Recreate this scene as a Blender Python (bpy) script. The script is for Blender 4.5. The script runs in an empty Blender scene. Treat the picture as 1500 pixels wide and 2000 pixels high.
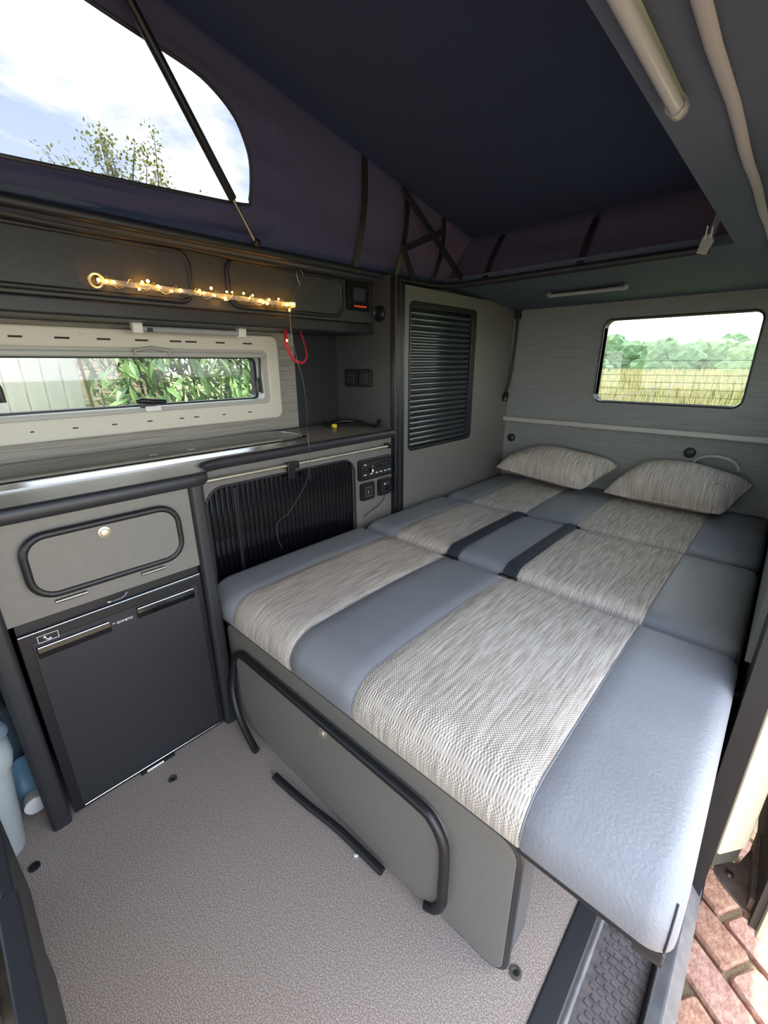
import bpy, bmesh, math, random
from mathutils import Vector, Matrix
random.seed(7)
sc = bpy.context.scene
COL = sc.collection
PI = math.pi

# ------------------------------------------------------------------ camera
YAW, PITCH, ROLL = 0.7526, 0.33375, -0.006
fw = Vector((-math.sin(YAW)*math.cos(PITCH), math.cos(YAW)*math.cos(PITCH), -math.sin(PITCH)))
rt = Vector((math.cos(YAW), math.sin(YAW), 0)); up = rt.cross(fw)
r2 = rt*math.cos(ROLL)+up*math.sin(ROLL); u2 = -rt*math.sin(ROLL)+up*math.cos(ROLL)
cam = bpy.data.cameras.new('camera'); cam_o = bpy.data.objects.new('camera', cam); COL.objects.link(cam_o)
m = Matrix((( r2.x, u2.x, -fw.x, 0), (r2.y, u2.y, -fw.y, 0), (r2.z, u2.z, -fw.z, 1.1), (0, 0, 0, 1)))
cam_o.matrix_world = m
cam.sensor_fit = 'VERTICAL'; cam.sensor_height = 36; cam.sensor_width = 27; cam.lens = 834.7/2000*36
cam.clip_start = 0.01; cam.clip_end = 400
sc.camera = cam_o

# ------------------------------------------------------------------ world, sun, exposure
w = bpy.data.worlds.new('sky'); sc.world = w; w.use_nodes = True
nt = w.node_tree; nt.nodes.clear()
def N(t, typ, **k):
    n = t.nodes.new(typ)
    for a, b in k.items():
        if hasattr(n, a): setattr(n, a, b)
    return n
o = N(nt, 'ShaderNodeOutputWorld'); bg = N(nt, 'ShaderNodeBackground'); bg.inputs['Strength'].default_value = 1.5
tc = N(nt, 'ShaderNodeTexCoord'); mp = N(nt, 'ShaderNodeMapping'); mp.inputs['Scale'].default_value = (1.0, 1.0, 2.2)
mp.inputs['Rotation'].default_value = (0, 0, 0.6)
nz = N(nt, 'ShaderNodeTexNoise'); nz.inputs['Scale'].default_value = 2.6; nz.inputs['Detail'].default_value = 9; nz.inputs['Roughness'].default_value = 0.58
nz.inputs['Distortion'].default_value = 0.35
cr = N(nt, 'ShaderNodeValToRGB'); cr.color_ramp.elements[0].position = 0.43; cr.color_ramp.elements[1].position = 0.60
sp = N(nt, 'ShaderNodeSeparateXYZ'); gr = N(nt, 'ShaderNodeValToRGB')
gr.color_ramp.elements[0].position = 0.0; gr.color_ramp.elements[0].color = (0.86, 0.92, 1.0, 1)
gr.color_ramp.elements[1].position = 0.6; gr.color_ramp.elements[1].color = (0.30, 0.47, 0.82, 1)
mx = N(nt, 'ShaderNodeMixRGB'); mx.inputs['Color2'].default_value = (1.34, 1.29, 1.22, 1)
L = nt.links.new
L(tc.outputs['Generated'], mp.inputs['Vector']); L(mp.outputs[0], nz.inputs['Vector']); L(nz.outputs['Fac'], cr.inputs[0])
L(tc.outputs['Generated'], sp.inputs[0]); L(sp.outputs['Z'], gr.inputs[0]); L(gr.outputs[0], mx.inputs['Color1']); L(cr.outputs[0], mx.inputs['Fac'])
L(mx.outputs[0], bg.inputs['Color']); L(bg.outputs[0], o.inputs[0])
sun = bpy.data.lights.new('sun', 'SUN'); sun.energy = 2.2; sun.angle = math.radians(3); sun.color = (1, 0.95, 0.86)
so = bpy.data.objects.new('sun', sun); COL.objects.link(so)
sd = Vector((0.12, 1.0, 2.5)).normalized(); so.rotation_euler = sd.to_track_quat('Z', 'Y').to_euler(); so.location = (3, 8, 20)
vs = sc.view_settings
vs.view_transform = 'Standard'; vs.look = 'None'; vs.gamma = 1; vs.use_curve_mapping = False; vs.exposure = 2.22

# ------------------------------------------------------------------ materials
def lin(c):
    return tuple(((x/255)/12.92 if x/255 <= 0.04045 else ((x/255+0.055)/1.055)**2.4) for x in c)+(1,)
MATS = {}
def mat(name, col, rough=0.5, metal=0.0, var=None, scale=(1, 1, 1), nscale=40, detail=4, bump=0.0, bscale=None, bdist=0.002, spec=None, emit=None, estr=0, trans=0, ior=1.45, coat=0, alpha=None, ramp=(0.35, 0.65)):
    """plain principled material; var = second colour mixed in by stretched noise; bump = fine relief"""
    m = bpy.data.materials.new(name); m.use_nodes = True; t = m.node_tree; b = t.nodes['Principled BSDF']
    c = lin(col); b.inputs['Base Color'].default_value = c; b.inputs['Roughness'].default_value = rough; b.inputs['Metallic'].default_value = metal
    if spec is not None: b.inputs['Specular IOR Level'].default_value = spec
    if trans: b.inputs['Transmission Weight'].default_value = trans; b.inputs['IOR'].default_value = ior
    if coat: b.inputs['Coat Weight'].default_value = coat
    if emit: b.inputs['Emission Color'].default_value = lin(emit); b.inputs['Emission Strength'].default_value = estr
    if var or bump:
        tc = N(t, 'ShaderNodeTexCoord'); mp = N(t, 'ShaderNodeMapping'); mp.inputs['Scale'].default_value = scale
        t.links.new(tc.outputs['Object'], mp.inputs[0])
    if var:
        nz = N(t, 'ShaderNodeTexNoise'); nz.inputs['Scale'].default_value = nscale; nz.inputs['Detail'].default_value = detail
        cr = N(t, 'ShaderNodeValToRGB'); cr.color_ramp.elements[0].position = ramp[0]; cr.color_ramp.elements[1].position = ramp[1]
        cr.color_ramp.elements[0].color = c; cr.color_ramp.elements[1].color = lin(var)
        t.links.new(mp.outputs[0], nz.inputs['Vector']); t.links.new(nz.outputs['Fac'], cr.inputs[0]); t.links.new(cr.outputs[0], b.inputs['Base Color'])
    if bump:
        n2 = N(t, 'ShaderNodeTexNoise'); n2.inputs['Scale'].default_value = bscale or nscale; n2.inputs['Detail'].default_value = 3
        bp = N(t, 'ShaderNodeBump'); bp.inputs['Strength'].default_value = bump; bp.inputs['Distance'].default_value = bdist
        t.links.new(mp.outputs[0], n2.inputs['Vector']); t.links.new(n2.outputs['Fac'], bp.inputs['Height']); t.links.new(bp.outputs[0], b.inputs['Normal'])
    MATS[name] = m
    return m
mat('laminate', (113, 110, 104), 0.42, var=(110, 107, 101), scale=(1, 1, 1), nscale=60)
mat('laminate_dark', (98, 97, 93), 0.45, var=(91, 90, 87), nscale=60)
mat('laminate_shade', (66, 66, 66), 0.5, var=(60, 60, 60), nscale=60)  # darker laminate copy, shade of locker and wardrobe side put into the colour
mat('wall_dark', (34, 37, 40), 0.6)
mat('slat_grey', (46, 52, 54), 0.2, coat=0.4)
mat('worktop', (132, 128, 120), 0.33, var=(122, 118, 111), nscale=80)
mat('black_edge', (38, 39, 42), 0.42)
mat('black_rubber', (24, 24, 26), 0.45)
mat('black_plastic', (22, 23, 26), 0.38)
mat('gloss_black', (12, 12, 15), 0.12, coat=0.5)
mat('fridge_black', (34, 35, 39), 0.5, bump=0.15, bscale=900, bdist=0.0005)
mat('steel', (205, 205, 205), 0.22, 1.0)
mat('dull_steel', (150, 148, 140), 0.4, 1.0)
mat('chrome', (225, 225, 225), 0.08, 1.0)
mat('champagne', (225, 214, 192), 0.35, 0.85)
mat('carpet', (120, 108, 99), 0.95, var=(186, 171, 159), nscale=430, detail=3, bump=0.2, bscale=1100, bdist=0.002, ramp=(0.42, 0.68))
mat('carpet_side', (62, 62, 63), 0.95, var=(86, 86, 87), nscale=300, bump=0.5, bdist=0.003)
mat('leather', (128, 130, 134), 0.45, var=(123, 125, 129), nscale=9, bump=0.4, bscale=170, bdist=0.0025)
mat('leather_dark', (98, 106, 114), 0.45, bump=0.2, bscale=240, bdist=0.002)
mat('piping', (116, 118, 122), 0.5)
mat('cream_plastic', (206, 202, 186), 0.45)
mat('grey_plastic', (168, 168, 160), 0.4)
mat('white_plastic', (226, 226, 220), 0.35)
mat('dark_slot', (52, 46, 44), 0.8)
mat('wood_lining', (118, 114, 106), 0.6, var=(168, 162, 150), scale=(6, 1.2, 90), nscale=4, detail=8, bump=0.12, bscale=4, bdist=0.002, ramp=(0.3, 0.72))
mat('rear_lining', (116, 119, 118), 0.7, var=(134, 136, 133), scale=(1.2, 6, 90), nscale=4, detail=6, bump=0.1, bscale=4, bdist=0.002)
mat('headlining', (70, 80, 96), 0.95, var=(77, 87, 104), nscale=300, bump=0.2, bdist=0.002)
mat('roof_fabric', (46, 56, 82), 0.95, var=(53, 63, 90), nscale=350, bump=0.25, bdist=0.002)
mat('pale_strip', (150, 149, 152), 0.7)
mat('body_cream', (212, 204, 178), 0.28, coat=0.6)
mat('body_dark', (60, 58, 54), 0.6)  # dark tone for the panel lip and inner door face
mat('seal_black', (22, 24, 27), 0.5)
mat('sill_metal', (78, 78, 80), 0.5, var=(98, 97, 98), nscale=25, bump=0.15, bdist=0.002)
mat('tread', (74, 68, 68), 0.6, var=(94, 86, 84), nscale=60, bump=0.25, bdist=0.002)
mat('webbing', (44, 47, 54), 0.6)
mat('bin_grey', (158, 165, 166), 0.35, var=(150, 158, 160), nscale=12)
mat('bin_lid', (96, 112, 122), 0.25)
mat('bottle_blue', (120, 160, 182), 0.3)
mat('red_cord', (168, 30, 48), 0.6)
mat('yellow', (226, 200, 40), 0.5)
mat('led_amber', (255, 190, 70), 0.4, emit=(255, 176, 60), estr=14)
mat('led_red', (220, 70, 20), 0.4, emit=(255, 90, 20), estr=0.1)
mat('white_print', (235, 235, 235), 0.5)
mat('lamp_tube', (160, 162, 164), 0.22)
mat('clear_plastic', (230, 232, 235), 0.15, trans=0.75, ior=1.3)
mat('screen', (58, 66, 70), 0.2)
mat('brick_red', (140, 98, 80), 0.9, var=(176, 138, 112), nscale=40, detail=6, bump=0.6, bscale=120, bdist=0.006)
mat('brick_pink', (150, 108, 92), 0.9, var=(182, 146, 126), nscale=45, detail=6, bump=0.6, bscale=120, bdist=0.006)
mat('brick_tan', (146, 118, 86), 0.9, var=(182, 154, 120), nscale=50, detail=6, bump=0.6, bscale=120, bdist=0.006)
mat('sand_joint', (112, 98, 76), 0.95, var=(140, 124, 96), nscale=200)
mat('grass_ground', (104, 122, 62), 0.95, var=(140, 146, 84), nscale=3)
mat('soil', (92, 80, 66), 0.95, var=(138, 122, 98), nscale=6, detail=8, bump=0.8, bdist=0.05)
mat('fence_white', (176, 176, 164), 0.6, var=(168, 168, 156), scale=(1, 1, .2), nscale=12)
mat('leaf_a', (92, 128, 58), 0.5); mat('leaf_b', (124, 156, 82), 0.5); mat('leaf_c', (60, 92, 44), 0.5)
mat('reed', (140, 148, 88), 0.9); mat('reed_pale', (178, 168, 118), 0.9)
mat('tree_far', (104, 130, 92), 0.9, var=(82, 108, 76), nscale=2.5, detail=6); mat('tree_far_b', (124, 148, 104), 0.9, var=(96, 122, 84), nscale=2.5, detail=6)
mat('bark', (88, 72, 56), 0.9)
mat('canopy_leaf', (176, 182, 74), 0.6)
mat('roof_white', (225, 225, 222), 0.3)
mat('rust_arm', (112, 92, 82), 0.55, 0.3, var=(136, 116, 104), nscale=30)
mat('orange', (224, 140, 50), 0.5)

def glass(name, tint=(0.95, 0.97, 0.96, 1), dirt=0.05):
    m = bpy.data.materials.new(name); m.use_nodes = True; t = m.node_tree; t.nodes.clear()
    o = N(t, 'ShaderNodeOutputMaterial'); tr = N(t, 'ShaderNodeBsdfTransparent'); tr.inputs[0].default_value = tint
    gl = N(t, 'ShaderNodeBsdfGlossy'); gl.inputs['Roughness'].default_value = 0.02
    df = N(t, 'ShaderNodeBsdfDiffuse'); df.inputs[0].default_value = (0.5, 0.5, 0.5, 1)
    m1 = N(t, 'ShaderNodeMixShader'); m1.inputs[0].default_value = 0.04; m2 = N(t, 'ShaderNodeMixShader'); m2.inputs[0].default_value = dirt
    t.links.new(tr.outputs[0], m1.inputs[1]); t.links.new(gl.outputs[0], m1.inputs[2]); t.links.new(m1.outputs[0], m2.inputs[1]); t.links.new(df.outputs[0], m2.inputs[2]); t.links.new(m2.outputs[0], o.inputs[0])
    MATS[name] = m
glass('window_glass', (0.82, 0.84, 0.82, 1), 0.03); glass('canvas_window', (0.17, 0.17, 0.185, 1), 0.03)

def canvas_material():
    m = bpy.data.materials.new('canvas'); m.use_nodes = True; t = m.node_tree; t.nodes.clear()
    o = N(t, 'ShaderNodeOutputMaterial'); df = N(t, 'ShaderNodeBsdfDiffuse'); df.inputs[0].default_value = lin((58, 68, 98))
    tl = N(t, 'ShaderNodeBsdfTranslucent'); tl.inputs[0].default_value = lin((118, 80, 66))
    mx = N(t, 'ShaderNodeMixShader'); mx.inputs[0].default_value = 0.028
    tc = N(t, 'ShaderNodeTexCoord'); nz = N(t, 'ShaderNodeTexNoise'); nz.inputs['Scale'].default_value = 260
    bp = N(t, 'ShaderNodeBump'); bp.inputs['Strength'].default_value = 0.2; bp.inputs['Distance'].default_value = 0.002
    t.links.new(tc.outputs['Object'], nz.inputs[0]); t.links.new(nz.outputs['Fac'], bp.inputs['Height']); t.links.new(bp.outputs[0], df.inputs['Normal'])
    t.links.new(df.outputs[0], mx.inputs[1]); t.links.new(tl.outputs[0], mx.inputs[2]); t.links.new(mx.outputs[0], o.inputs[0])
    MATS['canvas'] = m
canvas_material()

def weave_material(name, dark, mid, pale):
    """slub-yarn upholstery: pale and dark streaks along y (down the front along z) with a fine basket weave"""
    m = bpy.data.materials.new(name); m.use_nodes = True; t = m.node_tree; b = t.nodes['Principled BSDF']; b.inputs['Roughness'].default_value = 0.9
    b.inputs['Specular IOR Level'].default_value = 0.15
    tc = N(t, 'ShaderNodeTexCoord')
    mp = N(t, 'ShaderNodeMapping'); mp.inputs['Scale'].default_value = (520, 12, 12)
    nz = N(t, 'ShaderNodeTexNoise'); nz.inputs['Scale'].default_value = 1.0; nz.inputs['Detail'].default_value = 3; nz.inputs['Roughness'].default_value = 0.6
    cr = N(t, 'ShaderNodeValToRGB'); e = cr.color_ramp.elements; e[0].position = 0.34; e[0].color = lin(dark); e[1].position = 0.66; e[1].color = lin(pale)
    k = e.new(0.5); k.color = lin(mid)
    t.links.new(tc.outputs['Object'], mp.inputs[0]); t.links.new(mp.outputs[0], nz.inputs['Vector']); t.links.new(nz.outputs['Fac'], cr.inputs[0])
    sx = N(t, 'ShaderNodeSeparateXYZ'); t.links.new(tc.outputs['Object'], sx.inputs[0])
    ad = N(t, 'ShaderNodeMath', operation='SUBTRACT'); t.links.new(sx.outputs['Y'], ad.inputs[0]); t.links.new(sx.outputs['Z'], ad.inputs[1])
    def sine(src, f):
        a = N(t, 'ShaderNodeMath', operation='MULTIPLY'); a.inputs[1].default_value = f; s = N(t, 'ShaderNodeMath', operation='SINE')
        t.links.new(src, a.inputs[0]); t.links.new(a.outputs[0], s.inputs[0]); return s.outputs[0]
    ml = N(t, 'ShaderNodeMath', operation='MULTIPLY'); t.links.new(sine(sx.outputs['X'], 1000), ml.inputs[0]); t.links.new(sine(ad.outputs[0], 1000), ml.inputs[1])
    mr = N(t, 'ShaderNodeMapRange'); mr.inputs['From Min'].default_value = -1; mr.inputs['To Min'].default_value = 0.72; mr.inputs['To Max'].default_value = 1.12
    t.links.new(ml.outputs[0], mr.inputs['Value'])
    mm = N(t, 'ShaderNodeMixRGB', blend_type='MULTIPLY'); mm.inputs[0].default_value = 1
    t.links.new(cr.outputs[0], mm.inputs[1]); t.links.new(mr.outputs[0], mm.inputs[2]); t.links.new(mm.outputs[0], b.inputs['Base Color'])
    bp = N(t, 'ShaderNodeBump'); bp.inputs['Strength'].default_value = 0.5; bp.inputs['Distance'].default_value = 0.0015
    t.links.new(ml.outputs[0], bp.inputs['Height']); t.links.new(bp.outputs[0], b.inputs['Normal'])
    MATS[name] = m
weave_material('weave', (150, 140, 129), (186, 177, 165), (219, 212, 201))

# ------------------------------------------------------------------ helpers
def V(*a): return Vector(a)
class Bag:
    """collects vertices and faces in world coordinates for ONE mesh"""
    def __init__(s): s.v = []; s.f = []
    def add(s, vs, fs):
        k = len(s.v); s.v += [tuple(v) for v in vs]; s.f += [tuple(i+k for i in f) for f in fs]; return s
def obj(name, bag, material, parent=None, smooth=False, bevel=0.0, seg=2):
    me = bpy.data.meshes.new(name)
    off = parent['_o'] if parent is not None and '_o' in parent else (0, 0, 0)
    me.from_pydata([(v[0]-off[0], v[1]-off[1], v[2]-off[2]) for v in bag.v], [], bag.f)
    bm = bmesh.new(); bm.from_mesh(me); bmesh.ops.recalc_face_normals(bm, faces=bm.faces)
    if bevel: bmesh.ops.bevel(bm, geom=[e for e in bm.edges if len(e.link_faces) == 2 and e.calc_face_angle(0) > 0.5], offset=bevel, segments=seg, affect='EDGES', profile=0.6, clamp_overlap=True)
    bm.to_mesh(me); bm.free()
    if smooth:
        for p in me.polygons: p.use_smooth = True
        me.set_sharp_from_angle(angle=0.9)
    me.materials.append(MATS[material] if isinstance(material, str) else material)
    ob = bpy.data.objects.new(name, me); COL.objects.link(ob)
    if parent is not None:
        ob.parent = parent; ob['_o'] = tuple(off)
    return ob
def tag(ob, label, cat, group=None):
    ob['label'] = label; ob['category'] = cat
    if group: ob['group'] = group
    return ob
def thing(name, label, cat, loc, group=None):
    e = bpy.data.objects.new(name, None); COL.objects.link(e); e.location = loc; e.empty_display_size = 0.05; e['_o'] = tuple(loc)
    return tag(e, label, cat, group)
def struct(name, bag, material, parent=None, **k):
    ob = obj(name, bag, material, parent, **k)
    if parent is None: ob['kind'] = 'structure'
    return ob
def box(x0, x1, y0, y1, z0, z1, bag=None):
    b = bag or Bag()
    return b.add([(x, y, z) for x in (x0, x1) for y in (y0, y1) for z in (z0, z1)], [(0, 1, 3, 2), (4, 6, 7, 5), (0, 4, 5, 1), (2, 3, 7, 6), (0, 2, 6, 4), (1, 5, 7, 3)])
def rr(a0, a1, b0, b1, r, n=5):
    """rounded rectangle as 2-D points, fixed count"""
    r = max(min(r, (a1-a0)/2-1e-5, (b1-b0)/2-1e-5), 1e-5); P = []
    for ca, cb, s in ((a1-r, b1-r, 0), (a0+r, b1-r, 1), (a0+r, b0+r, 2), (a1-r, b0+r, 3)):
        for i in range(n+1):
            t = (s+i/n)*PI/2; P.append((ca+r*math.cos(t), cb+r*math.sin(t)))
    return P
def ax3(axis, a, b, c):
    return {'x': (c, a, b), 'y': (a, c, b), 'z': (a, b, c)}[axis]
def prism(axis, pts, c0, c1, bag=None):
    b = bag or Bag(); n = len(pts)
    return b.add([ax3(axis, p[0], p[1], c0) for p in pts]+[ax3(axis, p[0], p[1], c1) for p in pts],
                 [tuple(range(n)), tuple(range(2*n-1, n-1, -1))]+[(i, (i+1) % n, n+(i+1) % n, n+i) for i in range(n)])
def ring(axis, outer, inner, c0, c1, bag=None):
    """plate with a hole; outer and inner have equal point counts"""
    b = bag or Bag(); n = len(outer); vs = []
    for c in (c0, c1):
        vs += [ax3(axis, p[0], p[1], c) for p in outer]+[ax3(axis, p[0], p[1], c) for p in inner]
    fs = []
    for i in range(n):
        j = (i+1) % n
        fs += [(i, j, n+j, n+i), (2*n+i, 3*n+i, 3*n+j, 2*n+j), (i, 2*n+i, 2*n+j, j), (n+i, n+j, 3*n+j, 3*n+i)]
    return b.add(vs, fs)
def tube(path, r, n=10, closed=False, bag=None, flat=None):
    b = bag or Bag(); P = [Vector(p) for p in path]; k = len(P); vs = []; fs = []
    up0 = None
    for i in range(k):
        t = (P[(i+1) % k]-P[i-1]) if closed else (P[min(i+1, k-1)]-P[max(i-1, 0)])
        t.normalize()
        if up0 is None: up0 = Vector((0, 0, 1)) if abs(t.z) < 0.9 else Vector((1, 0, 0))
        s = t.cross(up0).normalized(); up0 = s.cross(t).normalized()
        rad = r[i] if isinstance(r, (list, tuple)) else r
        for j in range(n):
            a = 2*PI*j/n; q = P[i]+s*math.cos(a)*rad+up0*math.sin(a)*rad*(flat or 1); vs.append(tuple(q))
    m = k if closed else k-1
    for i in range(m):
        for j in range(n):
            fs.append((i*n+j, i*n+(j+1) % n, ((i+1) % k)*n+(j+1) % n, ((i+1) % k)*n+j))
    if not closed: fs += [tuple(range(n)), tuple((k-1)*n+j for j in range(n-1, -1, -1))]
    return b.add(vs, fs)
def lathe(c, axis, prof, n=20, bag=None):
    """prof: (radius, height along axis) list from base to top"""
    b = bag or Bag(); vs = []; fs = []; k = len(prof)
    for r, h in prof:
        for j in range(n):
            a = 2*PI*j/n; p = ax3(axis, r*math.cos(a), r*math.sin(a), h); vs.append((c[0]+p[0], c[1]+p[1], c[2]+p[2]))
    for i in range(k-1):
        for j in range(n): fs.append((i*n+j, i*n+(j+1) % n, (i+1)*n+(j+1) % n, (i+1)*n+j))
    fs += [tuple(range(n)), tuple((k-1)*n+j for j in range(n-1, -1, -1))]
    return b.add(vs, fs)
def smooth_path(pts, n=6):
    """Catmull-Rom through pts"""
    P = [Vector(p) for p in pts]; out = []
    for i in range(len(P)-1):
        p0 = P[max(i-1, 0)]; p1 = P[i]; p2 = P[i+1]; p3 = P[min(i+2, len(P)-1)]
        for j in range(n):
            t = j/n; out.append(0.5*((2*p1)+(p2-p0)*t+(2*p0-5*p1+4*p2-p3)*t*t+(3*p1-p0-3*p2+p3)*t**3))
    out.append(P[-1]); return out
def text_mesh(name, s, size, mtx, material, parent):
    cu = bpy.data.curves.new(name, 'FONT'); cu.body = s; cu.size = size; cu.extrude = 0.0003; cu.align_x = 'LEFT'
    to = bpy.data.objects.new(name, cu); me = bpy.data.meshes.new_from_object(to); bpy.data.objects.remove(to)
    off = Vector(parent['_o']); me.transform(Matrix.Translation(-off) @ mtx); me.materials.append(MATS[material])
    ob = bpy.data.objects.new(name, me); COL.objects.link(ob); ob.parent = parent; ob['_o'] = parent['_o']; return ob
FACE_X = Matrix(((0, 0, 1, 0), (1, 0, 0, 0), (0, 1, 0, 0), (0, 0, 0, 1)))    # text lying on a plane facing +x, reading towards +y

XW = -1.62      # inner face of the left wall
XA = -1.124     # front of fridge cabinet
XB = -1.27      # front of the shutter cabinet
ZC = 0.83       # worktop
YR = 2.42       # rear wall
ZR = 1.44       # roof opening
def roof_z(y): return 1.644+(1.996-y)*0.18

# ================================================================== THE SHELL
fo = struct('floor', box(XW, -0.105, -1.3, YR, -0.04, 0), 'carpet'); obj('rear_floor', box(-0.105, 0.055, 1.201, YR, -0.14, 0), 'seal_black', fo); obj('rear_floor', box(0.055, 0.1, 1.0, YR, -0.16, -0.121), 'seal_black', fo)
# left wall with the side window opening
b = Bag(); W0, W1, WZ0, WZ1 = 0.12, 1.03, 0.93, 1.16
ring('x', rr(-0.35, YR+.1, -0.3, 1.46, 0.001), rr(W0, W1, WZ0, WZ1, 0.03), XW-0.05, XW, b)
struct('wall_left', b, 'wall_dark')
ring('x', rr(-1.36, -0.35, -0.3, 1.46, 0.001), rr(-1.2, -0.42, 0.70, 1.34, 0.06), XW-0.05, XW, b := Bag()); struct('wall_left_front', b, 'laminate_dark')
struct('added_window_4', box(XW-.03, XW-.026, -1.22, -0.4, 0.68, 1.36), 'window_glass')  # unseen cab window, added to let more daylight in
o = struct('trim_1', box(XW, XW+0.006, -0.3, 1.165, ZC+0.001, 0.93), 'wood_lining'); 
b = box(XW, XW+0.006, 1.03, 1.165, 0.93, 1.24); box(XW, XW+0.006, -.3, 1.03, 1.16, 1.24, b); box(XW, XW+0.006, -.3, 0.12, 0.93, 1.16, b); obj('lining_upper', b, 'wood_lining', o)
# rear wall with window
b = Bag(); ring('y', rr(XW-.05, 0.11, -0.3, 1.46, 0.001), rr(-0.764, -0.166, 0.914, 1.294, 0.033), YR, YR+0.05, b)
struct('wall_rear', b, 'rear_lining')
wr = struct('window_2', Bag().add([(0, 0, 0)], []), 'seal_black')
ring('y', rr(-0.772, -0.158, 0.906, 1.302, 0.040), rr(-0.764, -0.166, 0.914, 1.294, 0.033), YR-0.006, YR+0.06, b := Bag()); obj('window_seal', b, 'seal_black', wr, bevel=0.004)
obj('pane', box(-0.765, -0.147, YR+0.030, YR+0.034, 0.912, 1.295), 'window_glass', wr)
for i in range(6):
    z = 0.945+i*0.032; obj('heater_wire', box(-0.764, -0.148, YR+0.0275, YR+0.029, z, z+0.0016), 'dark_slot', wr)
# pale ledge and lower board of the rear wall
o = struct('trim_2', box(XW, 0.06, YR-0.03, YR, 0.775, 0.80), 'grey_plastic', bevel=0.004)
# right: rear quarter inside, door frame, front pillar
ring('x', rr(1.0, 2.419, -0.12, 1.44, 0.004), rr(1.25, 2.25, 0.86, 1.30, 0.05), 0.056, 0.094, b := Bag()); struct('wall_right', b, 'seal_black')
ring('x', rr(1.12, 2.419, 0.47, 1.43, 0.004), rr(1.25, 2.25, 0.86, 1.30, 0.05), 0.045, 0.056, b := Bag()); obj('upper_lining', b, 'rear_lining', bpy.data.objects['wall_right'])
struct('added_window_6', box(0.073, 0.077, 1.24, 2.26, 0.85, 1.31), 'window_glass')  # unseen side window, added to brighten the pillows and rear wall
qp = prism('z', [(0.097, 1.04), (0.105, 1.038), (0.15, 1.10), (0.186, 1.42), (0.186, 2.56), (0.097, 2.56)], 0.0, 0.84)
q = tag(obj('rear_quarter_panel', qp, 'body_cream', smooth=True, bevel=0.012), 'cream painted body panel of the van behind the door opening', 'body panel')
obj('front_pillar', prism('z', [(0.097, 1.04), (0.105, 1.038), (0.15, 1.10), (0.165, 1.22), (0.097, 1.22)], 0.84, 1.40), 'body_cream', q, smooth=True)
obj('lower_lip', prism('z', [(0.10, 1.06), (0.145, 1.12), (0.19, 1.43), (0.19, 2.5), (0.10, 2.5)], -0.07, 0.0), 'body_dark', q)
ring('x', rr(-1.3, -0.22, -0.12, 1.46, 0.001), rr(-1.2, -0.32, 0.70, 1.34, 0.06), 0.06, 0.12, b := Bag()); struct('wall_right_front', b, 'seal_black')
struct('added_window_5', box(0.088, 0.092, -1.22, -0.3, 0.68, 1.36), 'window_glass')  # out-of-view cab window, added for extra daylight from the front
# cab end
b = Bag(); ring('y', rr(XW-.05, 0.12, -0.3, 1.46, 0.001), rr(-1.45, -0.08, 0.75, 1.34, 0.1), -1.36, -1.3, b); struct('wall_front', b, 'laminate_dark')
wf = struct('window_3', box(-1.47, -0.06, -1.33, -1.325, 0.73, 1.36), 'window_glass')
# ceiling ring round the roof opening
b = Bag()
box(XW, -1.33, -1.3, YR, ZR-0.02, ZR+0.03, b); box(-0.225, 0.12, -1.3, 1.83, ZR-0.02, ZR+0.03, b)
b.add([(-1.33, 1.83, ZR), (0.12, 1.83, ZR), (0.12, YR, 1.375), (-1.33, YR, 1.375), (-1.33, 1.83, ZR+.03), (0.12, 1.83, ZR+.03), (0.12, YR, ZR+.03), (-1.33, YR, ZR+.03)], [(0, 1, 2, 3), (4, 7, 6, 5), (0, 4, 5, 1), (2, 6, 7, 3), (0, 3, 7, 4), (1, 5, 6, 2)])
box(-1.33, -0.225, -1.3, -0.75, ZR-0.02, ZR+0.03, b)
ce = struct('ceiling', b, 'headlining')
obj('door_header', box(0.02, 0.11, -0.25, 1.06, 1.33, 1.47), 'headlining', ce, bevel=0.01)
obj('edge_roll', tube([(-0.143, y, ZR-0.026+0.003*math.sin(y*17)) for y in [-.3+i*.08 for i in range(34)]], 0.008, flat=0.6), 'pale_strip', ce, smooth=True)
obj('rear_sun_block', box(-1.62, 0.12, YR+.0501, YR+0.26, 1.43, 1.48), 'roof_white', ce)  # unseen overhang, added to keep sun from entering the rear window
# black edge of the roof opening
b = Bag(); tube([(-1.325, -0.7, ZR-.005), (-1.325, 1.70, ZR-.005), (-1.29, 1.80, ZR-.005), (-1.2, 1.825, ZR-.005), (-0.3, 1.825, ZR-.005)], 0.014, bag=b)
obj('opening_edge', b, 'black_edge', ce, smooth=True)
# floor edge, step well, outer sill
o = struct('trim_3', box(-0.105, -0.062, -0.22, 1.05, -0.06, 0.003), 'black_edge', bevel=0.004)
obj('edge_bead', tube([(-0.060, -0.22, -0.055), (-0.060, 1.05, -0.055)], 0.006), 'sill_metal', o, smooth=True)
st = struct('trim_4', box(-0.105, 0.05, -0.22, 1.2, -0.145, -0.12), 'tread')
b = Bag()
for i in range(46):
    for j in range(6):
        x = -0.046+j*0.0155+(0.0077 if i % 2 else 0); y = 0.30+i*0.0165
        if x < 0.042: prism('z', [(x, y), (x+0.011, y-.002), (x+0.013, y+.004), (x+0.002, y+.008)], -0.1201, -0.1175, b)
k = obj('tread_studs', b, 'tread', st); k['kind'] = 'stuff'
so_ = struct('trim_5', prism('y', [(0.045, -0.125), (0.05, -0.095), (0.075, -0.09), (0.098, -0.12), (0.10, -0.20), (0.045, -0.2)], -0.22, 1.2), 'sill_metal', bevel=0.004)
obj('sill_seal', tube([(0.05, -.22, -0.098), (0.05, 1.02, -0.098)], 0.006), 'black_rubber', so_, smooth=True)
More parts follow.
